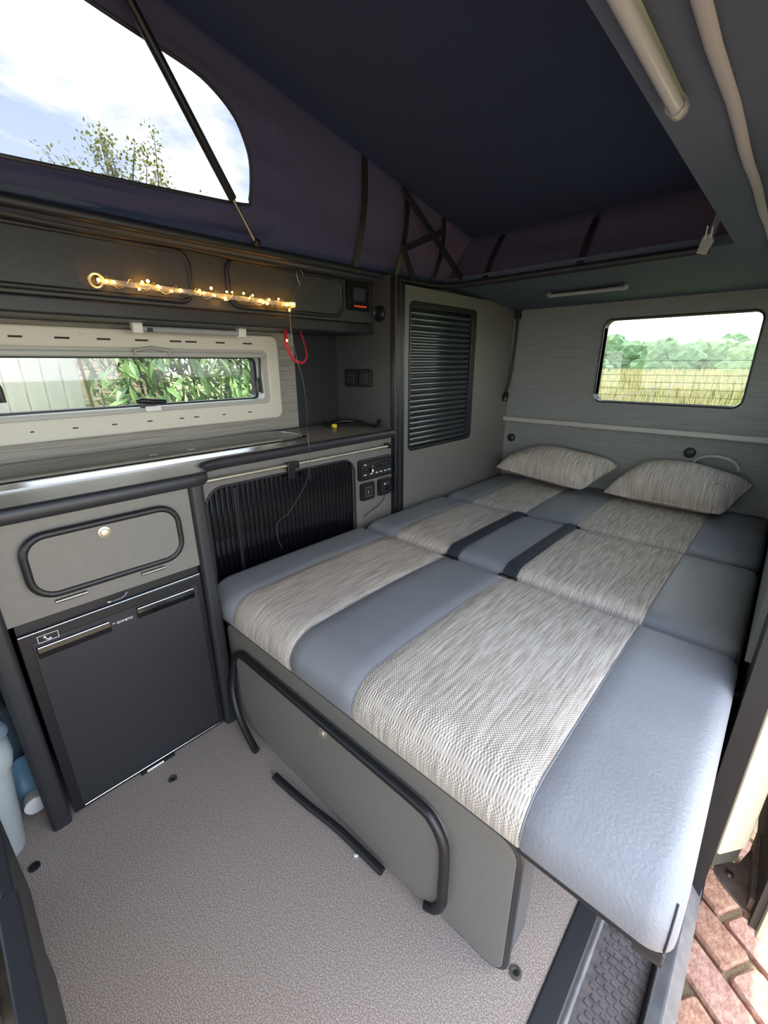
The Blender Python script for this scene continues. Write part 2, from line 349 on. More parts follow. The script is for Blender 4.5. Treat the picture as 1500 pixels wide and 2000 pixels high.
struct('trim_6', box(-0.105, -0.1, -0.22, 1.2, -0.14, -0.04), 'seal_black')

# ------------------------------------------------------------------ pop-top roof and canvas
b = Bag(); y0, y1 = -0.85, 2.03; xl, xr = -1.30, -0.22
b.add([(xl, y0, roof_z(y0)), (xr, y0, roof_z(y0)), (xr, y1, roof_z(y1)), (xl, y1, roof_z(y1)), (xl, y0, roof_z(y0)+.05), (xr, y0, roof_z(y0)+.05), (xr, y1, roof_z(y1)+.05), (xl, y1, roof_z(y1)+.05)], [(0, 1, 2, 3), (4, 7, 6, 5), (0, 4, 5, 1), (2, 6, 7, 3), (0, 3, 7, 4), (1, 5, 6, 2)])
pr = tag(obj('lifting_roof', b, 'roof_fabric', bevel=0.02), 'dark fabric lined lifting roof tilted up over the bed', 'roof')
obj('outer_shell', b2 := Bag().add([(xl-.1, y0-.1, roof_z(y0)+.055), (xr+.1, y0-.1, roof_z(y0)+.055), (xr+.1, y1+.1, roof_z(y1)+.055), (xl-.1, y1+.1, roof_z(y1)+.055), (xl-.05, y0, roof_z(y0)+.1), (xr+.05, y0, roof_z(y0)+.1), (xr+.05, y1, roof_z(y1)+.1), (xl-.05, y1, roof_z(y1)+.1)], [(0, 1, 2, 3), (4, 7, 6, 5), (0, 4, 5, 1), (2, 6, 7, 3), (0, 3, 7, 4), (1, 5, 6, 2)]), 'roof_white', pr)
for (x, y) in ((-0.37, 1.784), (-0.334, 1.804)): obj('screw', lathe((x, y, roof_z(y)), 'z', [(0.006, -0.004), (0.005, -0.001), (0.004, 0.002)], 10), 'steel', pr)

cv = thing('roof_tent_canvas', 'dark canvas side walls of the lifting roof with a clear arched window', 'canvas', (-1.3, 0.5, ZR))
def side_canvas(sgn, xb, xt):
    """window panel: rings between the clear window outline and the canvas border, then a plain rear panel"""
    win = [(0.24, 1.512), (0.55, 1.528), (0.80, 1.543), (0.823, 1.56), (0.829, 1.62), (0.824, 1.665), (0.806, 1.705), (0.783, 1.737), (0.745, 1.765), (0.694, 1.789), (0.63, 1.802), (0.565, 1.811), (0.468, 1.826), (0.3, 1.856), (0.0, 1.91), (-0.2, 1.93), (-0.33, 1.91), (-0.40, 1.85), (-0.42, 1.7), (-0.40, 1.54), (-0.36, 1.505), (-0.2, 1.50), (0.0, 1.503)]
    win = [(p.x, p.y) for p in smooth_path([(q[0], q[1], 0) for q in win]+[(win[0][0], win[0][1], 0)], 3)][:-1]
    n = len(win); cy = sum(p[0] for p in win)/n; cz = sum(p[1] for p in win)/n
    ya, yb = -0.72, 0.98
    def border(p):
        dy, dz = p[0]-cy, p[1]-cz; best = 9e9
        for k in range(1, 4000):
            t = 1+k*0.004; y, z = cy+dy*t, cz+dz*t
            if y <= ya or y >= yb or z <= ZR or z >= roof_z(y)+.01: best = t; break
        return cy+dy*best, cz+dz*best
    def xs(y, z):
        f = min(max((z-ZR)/(roof_z(y)-ZR), 0), 1); return xb+(xt-xb)*f
    BD = [border(p) for p in win]
    for cnr in ((ya, ZR), (yb, ZR), (ya, roof_z(ya)+.01), (yb, roof_z(yb)+.01)):
        i = min(range(n), key=lambda i: (BD[i][0]-cnr[0])**2+(BD[i][1]-cnr[1])**2); BD[i] = cnr
    M = 7; vs = []; fs = []
    for p, q in zip(win, BD):
        for k in range(M+1):
            f = k/M; y = p[0]+(q[0]-p[0])*f; z = p[1]+(q[1]-p[1])*f
            wob = math.sin(f*PI)*(0.006*math.sin(z*60+y*7)+0.012*math.sin(f*9+y*5)*(1 if z < 1.53 else .3))
            vs.append((xs(y, z)-sgn*wob, y, z))
    for i in range(n):
        j = (i+1) % n
        for k in range(M): fs.append((i*(M+1)+k, j*(M+1)+k, j*(M+1)+k+1, i*(M+1)+k+1))
    ob = obj('side_panel', Bag().add(vs, fs), 'canvas', cv, smooth=True)
    obj('window_pane', Bag().add([(xs(y, z), y, z) for y, z in win], [tuple(range(n))]), 'canvas_window', ob)
    obj('window_binding', tube([(xs(y, z)+sgn*.002, y, z) for y, z in win], 0.0045, 6, True), 'black_edge', ob, smooth=True)
    vs = []; fs = []; A, B = 24, 10
    for i in range(A+1):
        y = yb+(1.97-yb)*i/A
        for k in range(B+1):
            f = k/B; yy = y-(0.14*(1-f) if i == A else 0)*1; z = ZR+(roof_z(y)+.01-ZR)*f
            wob = math.sin(f*PI)*(0.010*math.sin(f*11+y*3)+0.007*math.sin(y*23))*math.sin(PI*i/A)**.4
            vs.append((xb+(xt-xb)*f-sgn*wob-sgn*0.02*math.sin(f*PI)*math.sin((y-yb)/(1.97-yb)*PI), yy, z))
    for i in range(A):
        for k in range(B): fs.append((i*(B+1)+k, (i+1)*(B+1)+k, (i+1)*(B+1)+k+1, i*(B+1)+k+1))
    obj('side_panel', Bag().add(vs, fs), 'canvas', cv, smooth=True)
side_canvas(1, -1.325, -1.265); side_canvas(-1, -0.225, -0.255)
def sheet(name, a, b2, c, d, A, B, amp, axis):
    """wavy cloth between bottom edge a-b2 and top edge d-c"""
    vs = []; fs = []
    for i in range(A+1):
        for k in range(B+1):
            u, f = i/A, k/B; p = (Vector(a)*(1-u)+Vector(b2)*u)*(1-f)+(Vector(d)*(1-u)+Vector(c)*u)*f
            p[axis] += amp*math.sin(f*PI)*math.sin(u*PI)*(math.sin(f*10+u*5)+.6*math.sin(u*40)); vs.append(tuple(p))
    for i in range(A):
        for k in range(B): fs.append((i*(B+1)+k, (i+1)*(B+1)+k, (i+1)*(B+1)+k+1, i*(B+1)+k+1))
    return obj(name, Bag().add(vs, fs), 'canvas', cv, smooth=True)
sheet('rear_panel', (-1.325, 1.83, ZR), (-0.225, 1.83, ZR), (-0.255, 1.97, roof_z(1.97)+.01), (-1.265, 1.97, roof_z(1.97)+.01), 30, 8, 0.008, 1)
sheet('front_panel', (-1.325, -0.72, ZR), (-0.225, -0.72, ZR), (-0.255, -0.72, roof_z(-.72)+.01), (-1.265, -0.72, roof_z(-.72)+.01), 20, 8, 0.008, 1)
def strap(path, w2, parent, name='strap', material='black_edge'):
    b = Bag(); vs = []; fs = []; P = [Vector(p) for p in path]
    side = Vector(w2)
    for p in P: vs += [tuple(p-side), tuple(p+side)]
    for i in range(len(P)-1): fs.append((2*i, 2*i+1, 2*i+3, 2*i+2))
    b.add(vs, fs); ob = obj(name, b, material, parent)
    so = ob.modifiers.new('thick', 'SOLIDIFY'); so.thickness = 0.003; return ob
for y, zt in ((1.258, 1.78), (1.487, 1.73), (1.733, 1.69)):
    strap([(-1.318+.05*f+.022*math.sin(f*PI), y+.01*f, ZR+(zt-ZR)*f) for f in [i/8 for i in range(9)]], (0, 0.013, 0), cv)
for x in (-1.10, -0.70):
    strap([(x, 1.823+.14*f-.014*math.sin(f*PI), ZR+(1.64-ZR)*f) for f in [i/6 for i in range(7)]], (0.013, 0, 0), cv)
# gas strut on the left, lifting arms at the rear left corner
t = thing('gas_strut', 'long black gas strut rising across the canvas window', 'strut', (-1.285, 0.82, ZR))
A, Bp = V(-1.285, 0.82, ZR), V(-1.20, 0.40, 2.0)
P = lambda f: A+(Bp-A)*f
obj('rod', tube([P(0), P(0.24)], 0.0045), 'dull_steel', t, smooth=True)
obj('cylinder', tube([P(0.17), P(0.175), P(0.98)], [0.008, 0.0115, 0.0115]), 'black_plastic', t, smooth=True)
obj('ball_end', lathe(tuple(A), 'z', [(0.006, -.004), (0.011, 0.0), (0.011, .012), (0.006, .016)], 12), 'black_plastic', t, smooth=True)
t = thing('lifting_arm', 'black folding metal arm pair lifting the roof at the rear corner', 'roof hinge', (-1.24, 1.5, 1.42))
def bar(p, q, w, d):
    p, q = Vector(p), Vector(q); t_ = (q-p).normalized(); s = t_.cross(V(1, 0, 0)).normalized()*w; x = V(d, 0, 0); b = Bag()
    return b.add([tuple(p-s-x), tuple(p+s-x), tuple(p+s+x), tuple(p-s+x), tuple(q-s-x), tuple(q+s-x), tuple(q+s+x), tuple(q-s+x)], [(0, 1, 2, 3), (4, 7, 6, 5), (0, 4, 5, 1), (1, 5, 6, 2), (2, 6, 7, 3), (3, 7, 4, 0)])
obj('lower_link', bar((-1.24, 1.437, 1.53), (-1.24, 1.506, 1.425), 0.011, 0.006), 'black_edge', t, bevel=0.002)
obj('upper_link', bar((-1.238, 1.432, 1.515), (-1.238, 1.71, 1.632), 0.012, 0.006), 'black_edge', t, bevel=0.002)
obj('main_arm', bar((-1.226, 1.42, 1.71), (-1.226, 1.866, 1.445), 0.012, 0.005), 'black_edge', t, bevel=0.002)

# lamps on the ceiling: right ledge and rear header
def bar_lamp(label, p, q, r, drop):
    p, q = Vector(p), Vector(q); t = thing('strip_lamp', label, 'lamp', tuple((p+q)/2), 'slim strip lamps')
    d = (q-p).normalized()
    obj('rail', tube([p, q], r*1.25, 4), 'dull_steel', t)
    obj('diffuser', tube([p+V(0, 0, -drop), q+V(0, 0, -drop)], r, 12), 'lamp_tube', t, smooth=True)
    for e, s in ((p, -1), (q, 1)):
        obj('end_cap', tube([e+V(0, 0, -drop*.6)-d*s*0.012, e+V(0, 0, -drop*.6)+d*s*0.006, e+V(0, 0, -drop*.6)+d*s*0.012], [r*1.45, r*1.45, r*.9], 12), 'clear_plastic', t, smooth=True)
    return t
bar_lamp('slim clear-ended strip lamp under the ledge beside the door opening', (-0.192, -0.05, ZR-.03), (-0.192, 0.76, ZR-.03), 0.0085, 0.004)
bar_lamp('slim strip lamp on the header above the rear wall', (-0.93, 2.12, 1.397), (-0.615, 2.12, 1.397), 0.008, 0.006)
# roof tie-down strap with a clear buckle
t = thing('tie_strap', 'grey roof tie strap with a pale plastic buckle hanging under the header', 'strap', (-0.30, 1.80, 1.43))
strap([(-0.285, 1.88, 1.64), (-0.292, 1.85, 1.56), (-0.300, 1.80, 1.47)], (0.009, 0, 0), t, 'webbing', 'pale_strip')
bk = obj('buckle', prism('y', [(-0.328, 1.422), (-0.302, 1.415), (-0.288, 1.45), (-0.296, 1.472), (-0.318, 1.468)], 1.786, 1.798), 'grey_plastic', t, bevel=0.003)
obj('prong', box(-0.313, -0.309, 1.783, 1.787, 1.455, 1.492), 'white_plastic', t); obj('prong', box(-0.299, -0.295, 1.783, 1.787, 1.458, 1.488), 'white_plastic', t)

# ================================================================== LEFT SIDE: window, lockers
wn = struct('window_1', Bag().add([(0, 0, 0)], []), 'cream_plastic')
XF = XW+0.035
b = Bag(); n1 = rr(0.055, 1.066, 0.888, 1.207, 0.03); n2 = rr(0.118, 1.012, 0.952, 1.152, 0.018)
ring('x', n1, n2, XW-0.01, XF, b); fr = obj('window_frame', b, 'cream_plastic', wn, bevel=0.006)
b = Bag(); ring('x', rr(0.114, 1.014, 0.948, 1.154, 0.02), rr(0.14, 0.990, 0.966, 1.126, 0.02), XW-0.03, XF-0.006, b); obj('inner_frame', b, 'grey_plastic', wn, bevel=0.003)
b = Bag(); ring('x', rr(0.138, 0.990, 0.962, 1.13, 0.022), rr(0.15, 0.980, 0.972, 1.122, 0.016), XW-0.05, XW-0.02, b); obj('rubber_seal', b, 'black_rubber', wn)
obj('pane', box(XW-0.048, XW-0.043, 0.138, 0.99, 0.962, 1.13), 'window_glass', wn)
for a, c in ((0.217, 0.248), (0.32, 0.357), (0.426, 0.463), (0.533, 0.572), (0.641, 0.679), (0.693, 0.733), (0.803, 0.838), (0.911, 0.95)):
    obj('vent_slot', box(XF-0.004, XF+0.0006, a, c, 1.1735, 1.179), 'dark_slot', wn)
    obj('vent_slot', box(XF-0.004, XF+0.0006, a-.008, c-.03, 0.9185, 0.9225), 'dark_slot', wn)
for y in (0.13, 0.39, 0.60, 0.76, 0.99):
    for z in (1.192, 0.902): obj('screw_cap', lathe((XF, y, z), 'x', [(0.006, -.001), (0.005, 0.0015), (0.001, 0.002)], 10), 'cream_plastic', wn, smooth=True)
bl = obj('blind_bar', box(XF-0.012, XF+0.008, 0.122, 1.006, 1.126, 1.142), 'grey_plastic', wn, bevel=0.004)
b = Bag(); tube([(XF+.012, 0.523, 1.13), (XF+.012, 0.523, 1.146), (XF+.012, 0.545, 1.149), (XF+.012, 0.575, 1.155), (XF+.012, 0.605, 1.149), (XF+.012, 0.629, 1.146), (XF+.012, 0.629, 1.13)], 0.005, 8, bag=b)
obj('pull_handle', b, 'grey_plastic', bl, smooth=True)
la = obj('latch', tube([(XF, 0.503, 0.986), (XF+.006, 0.52, 0.989), (XF+.008, 0.55, 0.985), (XF+.008, 0.592, 0.983)], [0.006, 0.009, 0.009, 0.007], 10), 'black_plastic', wn, smooth=True)
obj('latch_body', box(XF-.02, XF+.004, 0.515, 0.565, 0.966, 0.988), 'black_plastic', wn, bevel=0.004)
obj('latch_keeper', box(XF-.004, XF+0.016, 0.525, 0.572, 0.953, 0.971), 'white_plastic', wn, bevel=0.003)
b = tube([(XF-.01, 0.982, 1.125), (XF-.008, 0.976, 1.06), (XF-.006, 0.978, 0.99)], 0.0055); obj('stay_arm', b, 'black_plastic', wn, smooth=True)
obj('stay_knob', tube([(XF-.004, 0.962, 0.995), (XF-.004, 0.964, 1.03), (XF-.004, 0.968, 1.05)], [0.007, 0.009, 0.005], 10), 'black_plastic', wn, smooth=True)
obj('stay_knob', tube([(XF-.004, 0.170, 1.005), (XF-.004, 0.168, 1.04), (XF-.004, 0.164, 1.07)], [0.007, 0.009, 0.005], 10), 'black_plastic', wn, smooth=True)
obj('stay_arm', tube([(XF-.01, 0.146, 1.125), (XF-.008, 0.152, 1.06), (XF-.006, 0.150, 0.99)], 0.0055), 'black_plastic', wn, smooth=True)
# strip lamp over the window
t = thing('strip_lamp', 'grey tube lamp with white end brackets above the side window', 'lamp', (-1.5, 0.69, 1.215), 'slim strip lamps')
obj('tube', tube([(-1.50, 0.53, 1.205), (-1.50, 0.85, 1.205)], 0.009, 12), 'lamp_tube', t, smooth=True)
for y, s in ((0.515, -1), (0.86, 1)):
    obj('end_bracket', prism('y', [(-1.515, 1.222), (-1.485, 1.222), (-1.489, 1.192), (-1.504, 1.190)], y-0.014, y+0.014), 'white_plastic', t, bevel=0.003)
obj('switch', box(-1.494, -1.486, 0.542, 0.556, 1.196, 1.208), 'black_plastic', t)

# overhead locker
lk = thing('overhead_locker', 'shaded grey overhead locker with two black-trimmed doors along the side wall', 'cabinet', (-1.5, 0.6, 1.22))
XL = -1.385
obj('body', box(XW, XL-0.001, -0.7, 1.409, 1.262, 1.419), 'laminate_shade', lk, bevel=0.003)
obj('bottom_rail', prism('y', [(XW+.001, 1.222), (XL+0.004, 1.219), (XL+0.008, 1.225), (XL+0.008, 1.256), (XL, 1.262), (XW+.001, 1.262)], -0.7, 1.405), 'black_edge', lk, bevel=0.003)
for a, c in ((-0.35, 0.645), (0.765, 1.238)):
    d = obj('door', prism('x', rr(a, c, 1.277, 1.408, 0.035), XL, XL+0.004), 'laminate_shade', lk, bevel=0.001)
    obj('gasket', tube([(XL+0.003, p[0], p[1]) for p in rr(a, c, 1.277, 1.408, 0.035, 6)], 0.0075, 8, True), 'black_edge', d, smooth=True)
obj('top_roll', tube([(XL+.012, y, 1.421+.003*math.sin(y*13)) for y in [-.7+i*.1 for i in range(22)]], 0.012, 8), 'black_edge', lk, smooth=True)
cd = thing('solar_display', 'small black control display with red digits on overhead locker', 'display', (XL, 1.325, 1.355))
obj('case', prism('x', rr(1.266, 1.382, 1.304, 1.408, 0.008), XL+.0005, XL+0.016), 'black_plastic', cd, bevel=0.003)
obj('screen', box(XL+0.0155, XL+0.0168, 1.293, 1.358, 1.338, 1.385), 'screen', cd)
for i in range(6): obj('indicator', box(XL+0.0155, XL+0.0170, 1.297+i*.0115, 1.304+i*.0115, 1.3165, 1.3225), 'led_red', cd)

# fairy-light garland on a clear rod, with lead
fl = thing('fairy_light_garland', 'string of warm fairy lights wound round a clear rod below overhead locker', 'fairy lights', (-1.36, 0.7, 1.27))
XFm = XL+0.022
ro = obj('rod', tube([(XFm, 0.395, 1.304), (XFm, 1.0, 1.297)], 0.0075, 12), 'clear_plastic', fl, smooth=True)
obj('ring_end', tube([(XFm+.008*math.sin(a), 0.392+.016*math.cos(a), 1.304+.016*math.sin(a)) for a in [i*PI/8 for i in range(16)]], 0.004, 8, True), 'champagne', fl, smooth=True)
for y in (0.41, 0.985): obj('bracket', tube([(XL+.004, y, 1.303), (XFm, y, 1.303)], 0.004, 8), 'champagne', fl, smooth=True)
wire = [(XFm+.013*math.cos(i*.9), 0.40+i*.0085, 1.3045-(i*.0085)*.012+.013*math.sin(i*.9)) for i in range(72)]
obj('wire', tube(wire, 0.0009, 4), 'champagne', fl)
random.seed(11)
for y in (0.395, 0.412, 0.43, 0.487, 0.50, 0.515, 0.538, 0.545, 0.575, 0.60, 0.655, 0.668, 0.69, 0.70, 0.735, 0.742, 0.757, 0.80, 0.815, 0.83, 0.86, 0.867, 0.885, 0.893, 0.93, 0.958, 0.965, 0.98, 0.99):
    c = (XFm+.010+random.uniform(-.003, .006), y, 1.302+random.uniform(-.012, .014)); r = random.uniform(.0026, .0042)
    obj('bulb', lathe(c, 'z', [(r*.3, -r), (r, -r*.3), (r, r*.3), (r*.3, r)], 6), 'led_amber', fl)
for c in ((XFm+.01, 0.972, 1.278), (-1.40, 0.985, 1.182)): obj('bulb', lathe(c, 'x', [(.005, -.002), (.004, .0), (.001, .003)], 3), 'led_amber', fl)
obj('wire_loop', tube(smooth_path([(XFm, 0.985, 1.30), (XFm, 1.01, 1.345), (XFm, 1.03, 1.37), (XFm, 1.045, 1.40), (XFm, 1.03, 1.412), (XFm, 1.018, 1.395), (XFm, 1.03, 1.362)]), 0.0012, 5), 'dull_steel', fl)
obj('lead', tube(smooth_path([(XFm+.01, 0.972, 1.275), (XFm+.01, 0.972, 1.20), (-1.35, 0.985, 1.12), (-1.33, 0.992, 1.04), (-1.29, 0.97, 0.945), (-1.243, 0.932, 0.86), (-1.241, 0.936, 0.772), (-1.243, 0.922, 0.721), (-1.247, 0.909, 0.681), (-1.25, 0.833, 0.595), (-1.25, 0.783, 0.569), (-1.246, 0.774, 0.519), (-1.235, 0.78, 0.472)]), 0.0009, 6), 'dull_steel', fl)
obj('inline_switch', box(-1.246, -1.238, 0.92, 0.936, 0.70, 0.745), 'black_plastic', fl, bevel=0.003)
t = tag(obj('red_lanyard', tube(smooth_path([(-1.45, 1.015, 1.22), (-1.43, 1.0, 1.17), (-1.42, 1.02, 1.12), (-1.42, 1.06, 1.105), (-1.42, 1.085, 1.13), (-1.44, 1.09, 1.18), (-1.45, 1.085, 1.22)]), 0.006, 8, flat=.4), 'red_cord', smooth=True), 'red cord loop hanging below overhead locker', 'cord')

# ================================================================== FRIDGE CABINET + FRIDGE
fc = thing('fridge_cabinet', 'grey fridge cabinet with a black-trimmed flap door under the worktop', 'cabinet', (-1.35, 0.23, 0))
obj('front_panel', prism('x', rr(0.012, 0.448, 0.568, 0.798, 0.002), XA-0.018, XA), 'laminate', fc)
obj('side_panel', box(XW+.01, XA-0.02, 0.448, 0.462, 0.0, 0.798), 'laminate_dark', fc)
obj('side_panel', box(XW+.01, XA-0.02, -0.005, 0.012, 0.0, 0.798), 'laminate_dark', fc)
obj('corner_post', prism('z', rr(XA-0.03, XA+0.012, -0.022, 0.020, 0.012), 0.0, 0.798), 'black_edge', fc, smooth=True)
obj('corner_post', prism('z', rr(XA-0.03, XA+0.014, 0.440, 0.480, 0.012), 0.0, 0.798), 'black_edge', fc, smooth=True)
dr = obj('flap_door', prism('x', rr(0.078, 0.398, 0.618, 0.757, 0.045), XA+.0005, XA+0.014), 'laminate', fc, bevel=0.001)
obj('door_trim', tube([(XA+0.010, p[0], p[1]) for p in rr(0.078, 0.398, 0.618, 0.757, 0.045, 7)], 0.0085, 10, True), 'black_rubber', dr, smooth=True)
obj('push_button', lathe((XA+0.014, 0.231, 0.733), 'x', [(0.013, 0), (0.013, 0.002), (0.0095, 0.003), (0.009, 0.001), (0.008, 0.005), (0.003, 0.006)], 20), 'champagne', dr, smooth=True)
for a, c in ((0.110, 0.172), (0.292, 0.348)): obj('hinge', tube([(XA+0.004, a, 0.596), (XA+0.004, c, 0.596)], 0.0045, 8), 'dull_steel', dr, smooth=True)

fg = thing('fridge', 'black compact fridge with gloss handle recesses below grey cabinet flap', 'fridge', (-1.35, 0.24, 0))
obj('housing', box(XW+.05, XA-0.022, 0.03, 0.438, 0.012, 0.562), 'black_plastic', fg)
obj('top_grille', box(XA-0.03, XA-0.012, 0.03, 0.438, 0.538, 0.562), 'black_rubber', fg)
b = Bag(); ring('x', rr(0.028, 0.438, 0.006, 0.538, 0.004), rr(0.05, 0.424, 0.022, 0.512, 0.004), XA-0.02, XA-0.002, b); dfr = obj('door_frame', b, 'black_plastic', fg, bevel=0.002)
dp = obj('door_panel', box(XA-0.02, XA-0.004, 0.05, 0.424, 0.022, 0.512), 'fridge_black', fg)
obj('top_strip', tube([(XA-0.002, 0.03, 0.536), (XA-0.002, 0.436, 0.541)], 0.0016, 6), 'steel', dfr)
obj('bottom_strip', tube([(XA-0.002, 0.052, 0.014), (XA-0.002, 0.426, 0.013)], 0.0012, 6), 'steel', dfr)
for a, c, z in ((0.055, 0.201, 0.499), (0.264, 0.412, 0.506)):
    h = obj('handle', prism('y', [(XA-0.004, z-.028), (XA+0.003, z-.027), (XA+0.005, z-.012), (XA+0.003, z), (XA-0.004, z+.001)], a, c), 'gloss_black', dp, bevel=0.001)
    obj('handle_highlight', tube([(XA+0.003, a+.002, z), (XA+0.003, c-.002, z)], 0.0016, 6), 'steel', dp)  # steel bead drawn as the bright highlight along the handle top
text_mesh('lettering', 'DOMETIC', 0.0085, Matrix.Translation((XA-0.0032, 0.216, 0.4835)) @ FACE_X, 'white_print', dp)
b = tube([(XA-.003, 0.209+.003*math.cos(a), 0.4865+.002*math.sin(a)) for a in (0.3, 1, 2, 2.9)], 0.0008, 5); obj('emblem', b, 'white_print', dp)
b = Bag(); ring('x', rr(0.061, 0.1, 0.508, 0.525, 0.0005), rr(0.0618, 0.0992, 0.5088, 0.5242, 0.0005), XA-.0025, XA-0.0012, b)
tube([(XA-.001, 0.081+.006*math.cos(a), 0.5185+.0065*math.sin(a)) for a in [PI+i*.3 for i in range(9)]], [0.0004, .0006, .0008, .001, .0012, .0014, .0016, .0018, .002], 5, bag=b)
prism('x', [(0.0715, 0.518), (0.0775, 0.518), (0.0745, 0.5225)], XA-.002, XA-.0008, b)
obj('arrow_sticker', b, 'white_print', dp)
obj('wire_clip', tube(smooth_path([(XA-.004, 0.208, 0.549), (XA+.004, 0.22, 0.551), (XA+.004, 0.24, 0.553), (XA, 0.252, 0.561)]), 0.002, 6), 'steel', fg, smooth=True)
obj('foot_latch', box(XA-0.01, XA+0.008, 0.185, 0.278, 0.003, 0.012), 'black_plastic', fg, bevel=0.002); obj('foot_latch_plate', box(XA+0.006, XA+0.009, 0.20, 0.245, 0.005, 0.011), 'white_plastic', fg)

# ================================================================== SHUTTER CABINET
sc_ = thing('shutter_cabinet', 'grey kitchen cabinet with a black roller shutter beside the bed', 'cabinet', (-1.45, 0.95, 0))
b = Bag(); ring('x', rr(0.462, 1.409, 0.0, 0.799, 0.001), rr(0.545, 1.178, 0.1, 0.735, 0.06), XB-0.016, XB, b); obj('front_panel', b, 'laminate', sc_)
obj('shutter_gasket', tube([(XB+.001, p[0], p[1]) for p in rr(0.545, 1.178, 0.1, 0.735, 0.06, 6)], 0.004, 8, True), 'black_edge', sc_, smooth=True)
sh = obj('roller_shutter', box(XB-0.02, XB-0.014, 0.53, 1.19, 0.09, 0.75), 'gloss_black', sc_)
sl = None; y = 0.552
while y < 1.172:
    if sl is None:
        bb = Bag(); prism('z', [(XB-0.014, y-.0088), (XB-0.009, y-.0078), (XB-0.0075, y), (XB-0.009, y+.0078), (XB-0.014, y+.0088)], 0.10, 0.738, bb)
        sl = obj('slat', bb, 'gloss_black', sh, smooth=True); y0_ = y
    else:
        c = sl.copy(); COL.objects.link(c); c.parent = sh; c.location = (0, y-y0_, 0)
    y += 0.0185
obj('shutter_handle', box(XB-0.013, XB-0.002, 0.640, 0.652, 0.13, 0.72), 'black_plastic', sh, bevel=0.002)
obj('back_panel', box(XW+.01, XB-.03, 0.47, 1.405, 0.0, 0.03), 'laminate_dark', sc_)
# towel rail
t = thing('towel_rail', 'thin pale metal towel rail along the front of the shutter cabinet', 'rail', (XB+.02, 0.95, 0.766))
obj('bar', tube([(XB+0.022, 0.47, 0.768), (XB+0.022, 1.36, 0.763)], 0.006, 10), 'champagne', t, smooth=True)
for y in (1.355,): obj('bracket', box(XB, XB+0.03, y, y+0.028, 0.753, 0.773), 'black_plastic', t, bevel=0.003)
t = thing('rail_hook', 'small black plastic clip hooked on the towel rail', 'hook', (XB+.02, 0.86, 0.75))
obj('clip', box(XB+.012, XB+0.032, 0.835, 0.885, 0.750, 0.776), 'black_plastic', t, bevel=0.004); obj('tab', box(XB+.012, XB+.018, 0.845, 0.875, 0.715, 0.752), 'black_plastic', t, bevel=0.002)
# control panel and sockets
def plate(name, label, cat, a, c, z0, z1):
    t = thing(name, label, cat, (XB, (a+c)/2, (z0+z1)/2))
    obj('bezel', prism('x', rr(a, c, z0, z1, 0.012), XB+.0003, XB+0.014), 'black_plastic', t, bevel=0.004)
    obj('face', prism('x', rr(a+.012, c-.012, z0+.012, z1-.012, 0.006), XB+0.012, XB+0.016), 'black_edge', t); return t
t = plate('control_panel', 'wide black control panel with dials and switches on the grey cabinet', 'control panel', 1.193, 1.398, 0.632, 0.722)
for i, y in enumerate((1.225, 1.262, 1.295, 1.322, 1.349, 1.374)):
    r = (.008, .015, .008, .008, .008, .006)[i]
    kn = obj('knob', lathe((XB+0.016, y, 0.678 if i < 2 else 0.69), 'x', [(r, 0), (r*.95, .006), (r*.6, .008)], 14), 'gloss_black', t, smooth=True)
    obj('marking', box(XB+0.0158, XB+0.0166, y-.007, y+.007, 0.655, 0.659), 'white_print', t)
obj('dial_mark', box(XB+.024, XB+.0252, 1.258, 1.266, 0.665, 0.678), 'white_print', t); obj('dial_tick', box(XB+.024, XB+.0252, 1.256, 1.266, 0.688, 0.692), 'orange', t)
obj('marking', box(XB+0.0158, XB+0.0166, 1.220, 1.232, 0.698, 0.702), 'white_print', t)
t = plate('mains_socket', 'square black power outlet below the control panel', 'socket', 1.203, 1.285, 0.543, 0.620)
b = Bag(); ring('x', rr(1.225, 1.262, 0.56, 0.603, 0.003), rr(1.230, 1.257, 0.565, 0.598, 0.003), XB+.0155, XB+.018, b); obj('flap_frame', b, 'dull_steel', t)
obj('flap', box(XB+.0155, XB+.0175, 1.235, 1.25, 0.57, 0.592), 'black_plastic', t); obj('pin_hole', box(XB+.017, XB+.0182, 1.238, 1.243, 0.573, 0.588), 'grey_plastic', t)
t = plate('key_switch', 'square black switch plate with a small knob beside the power outlet', 'switch', 1.310, 1.392, 0.543, 0.620)
obj('knob', lathe((XB+.016, 1.358, 0.575), 'x', [(.012, 0), (.010, .008), (.008, .012)], 12), 'gloss_black', t, smooth=True); obj('lever', box(XB+.026, XB+.034, 1.352, 1.378, 0.568, 0.580), 'black_plastic', t, bevel=.002)
obj('marking', box(XB+0.0158, XB+0.0166, 1.342, 1.352, 0.592, 0.598), 'white_print', t)
tag(obj('thin_cable', tube(smooth_path([(XB+.003, 1.36, 0.545), (XB+.006, 1.345, 0.52), (XB+.012, 1.30, 0.50), (XB+.016, 1.24, 0.485), (XB+.03, 1.20, 0.48)]), 0.0016, 6), 'black_rubber'), 'thin black cable drooping from the switch plate to the mattress', 'cable')

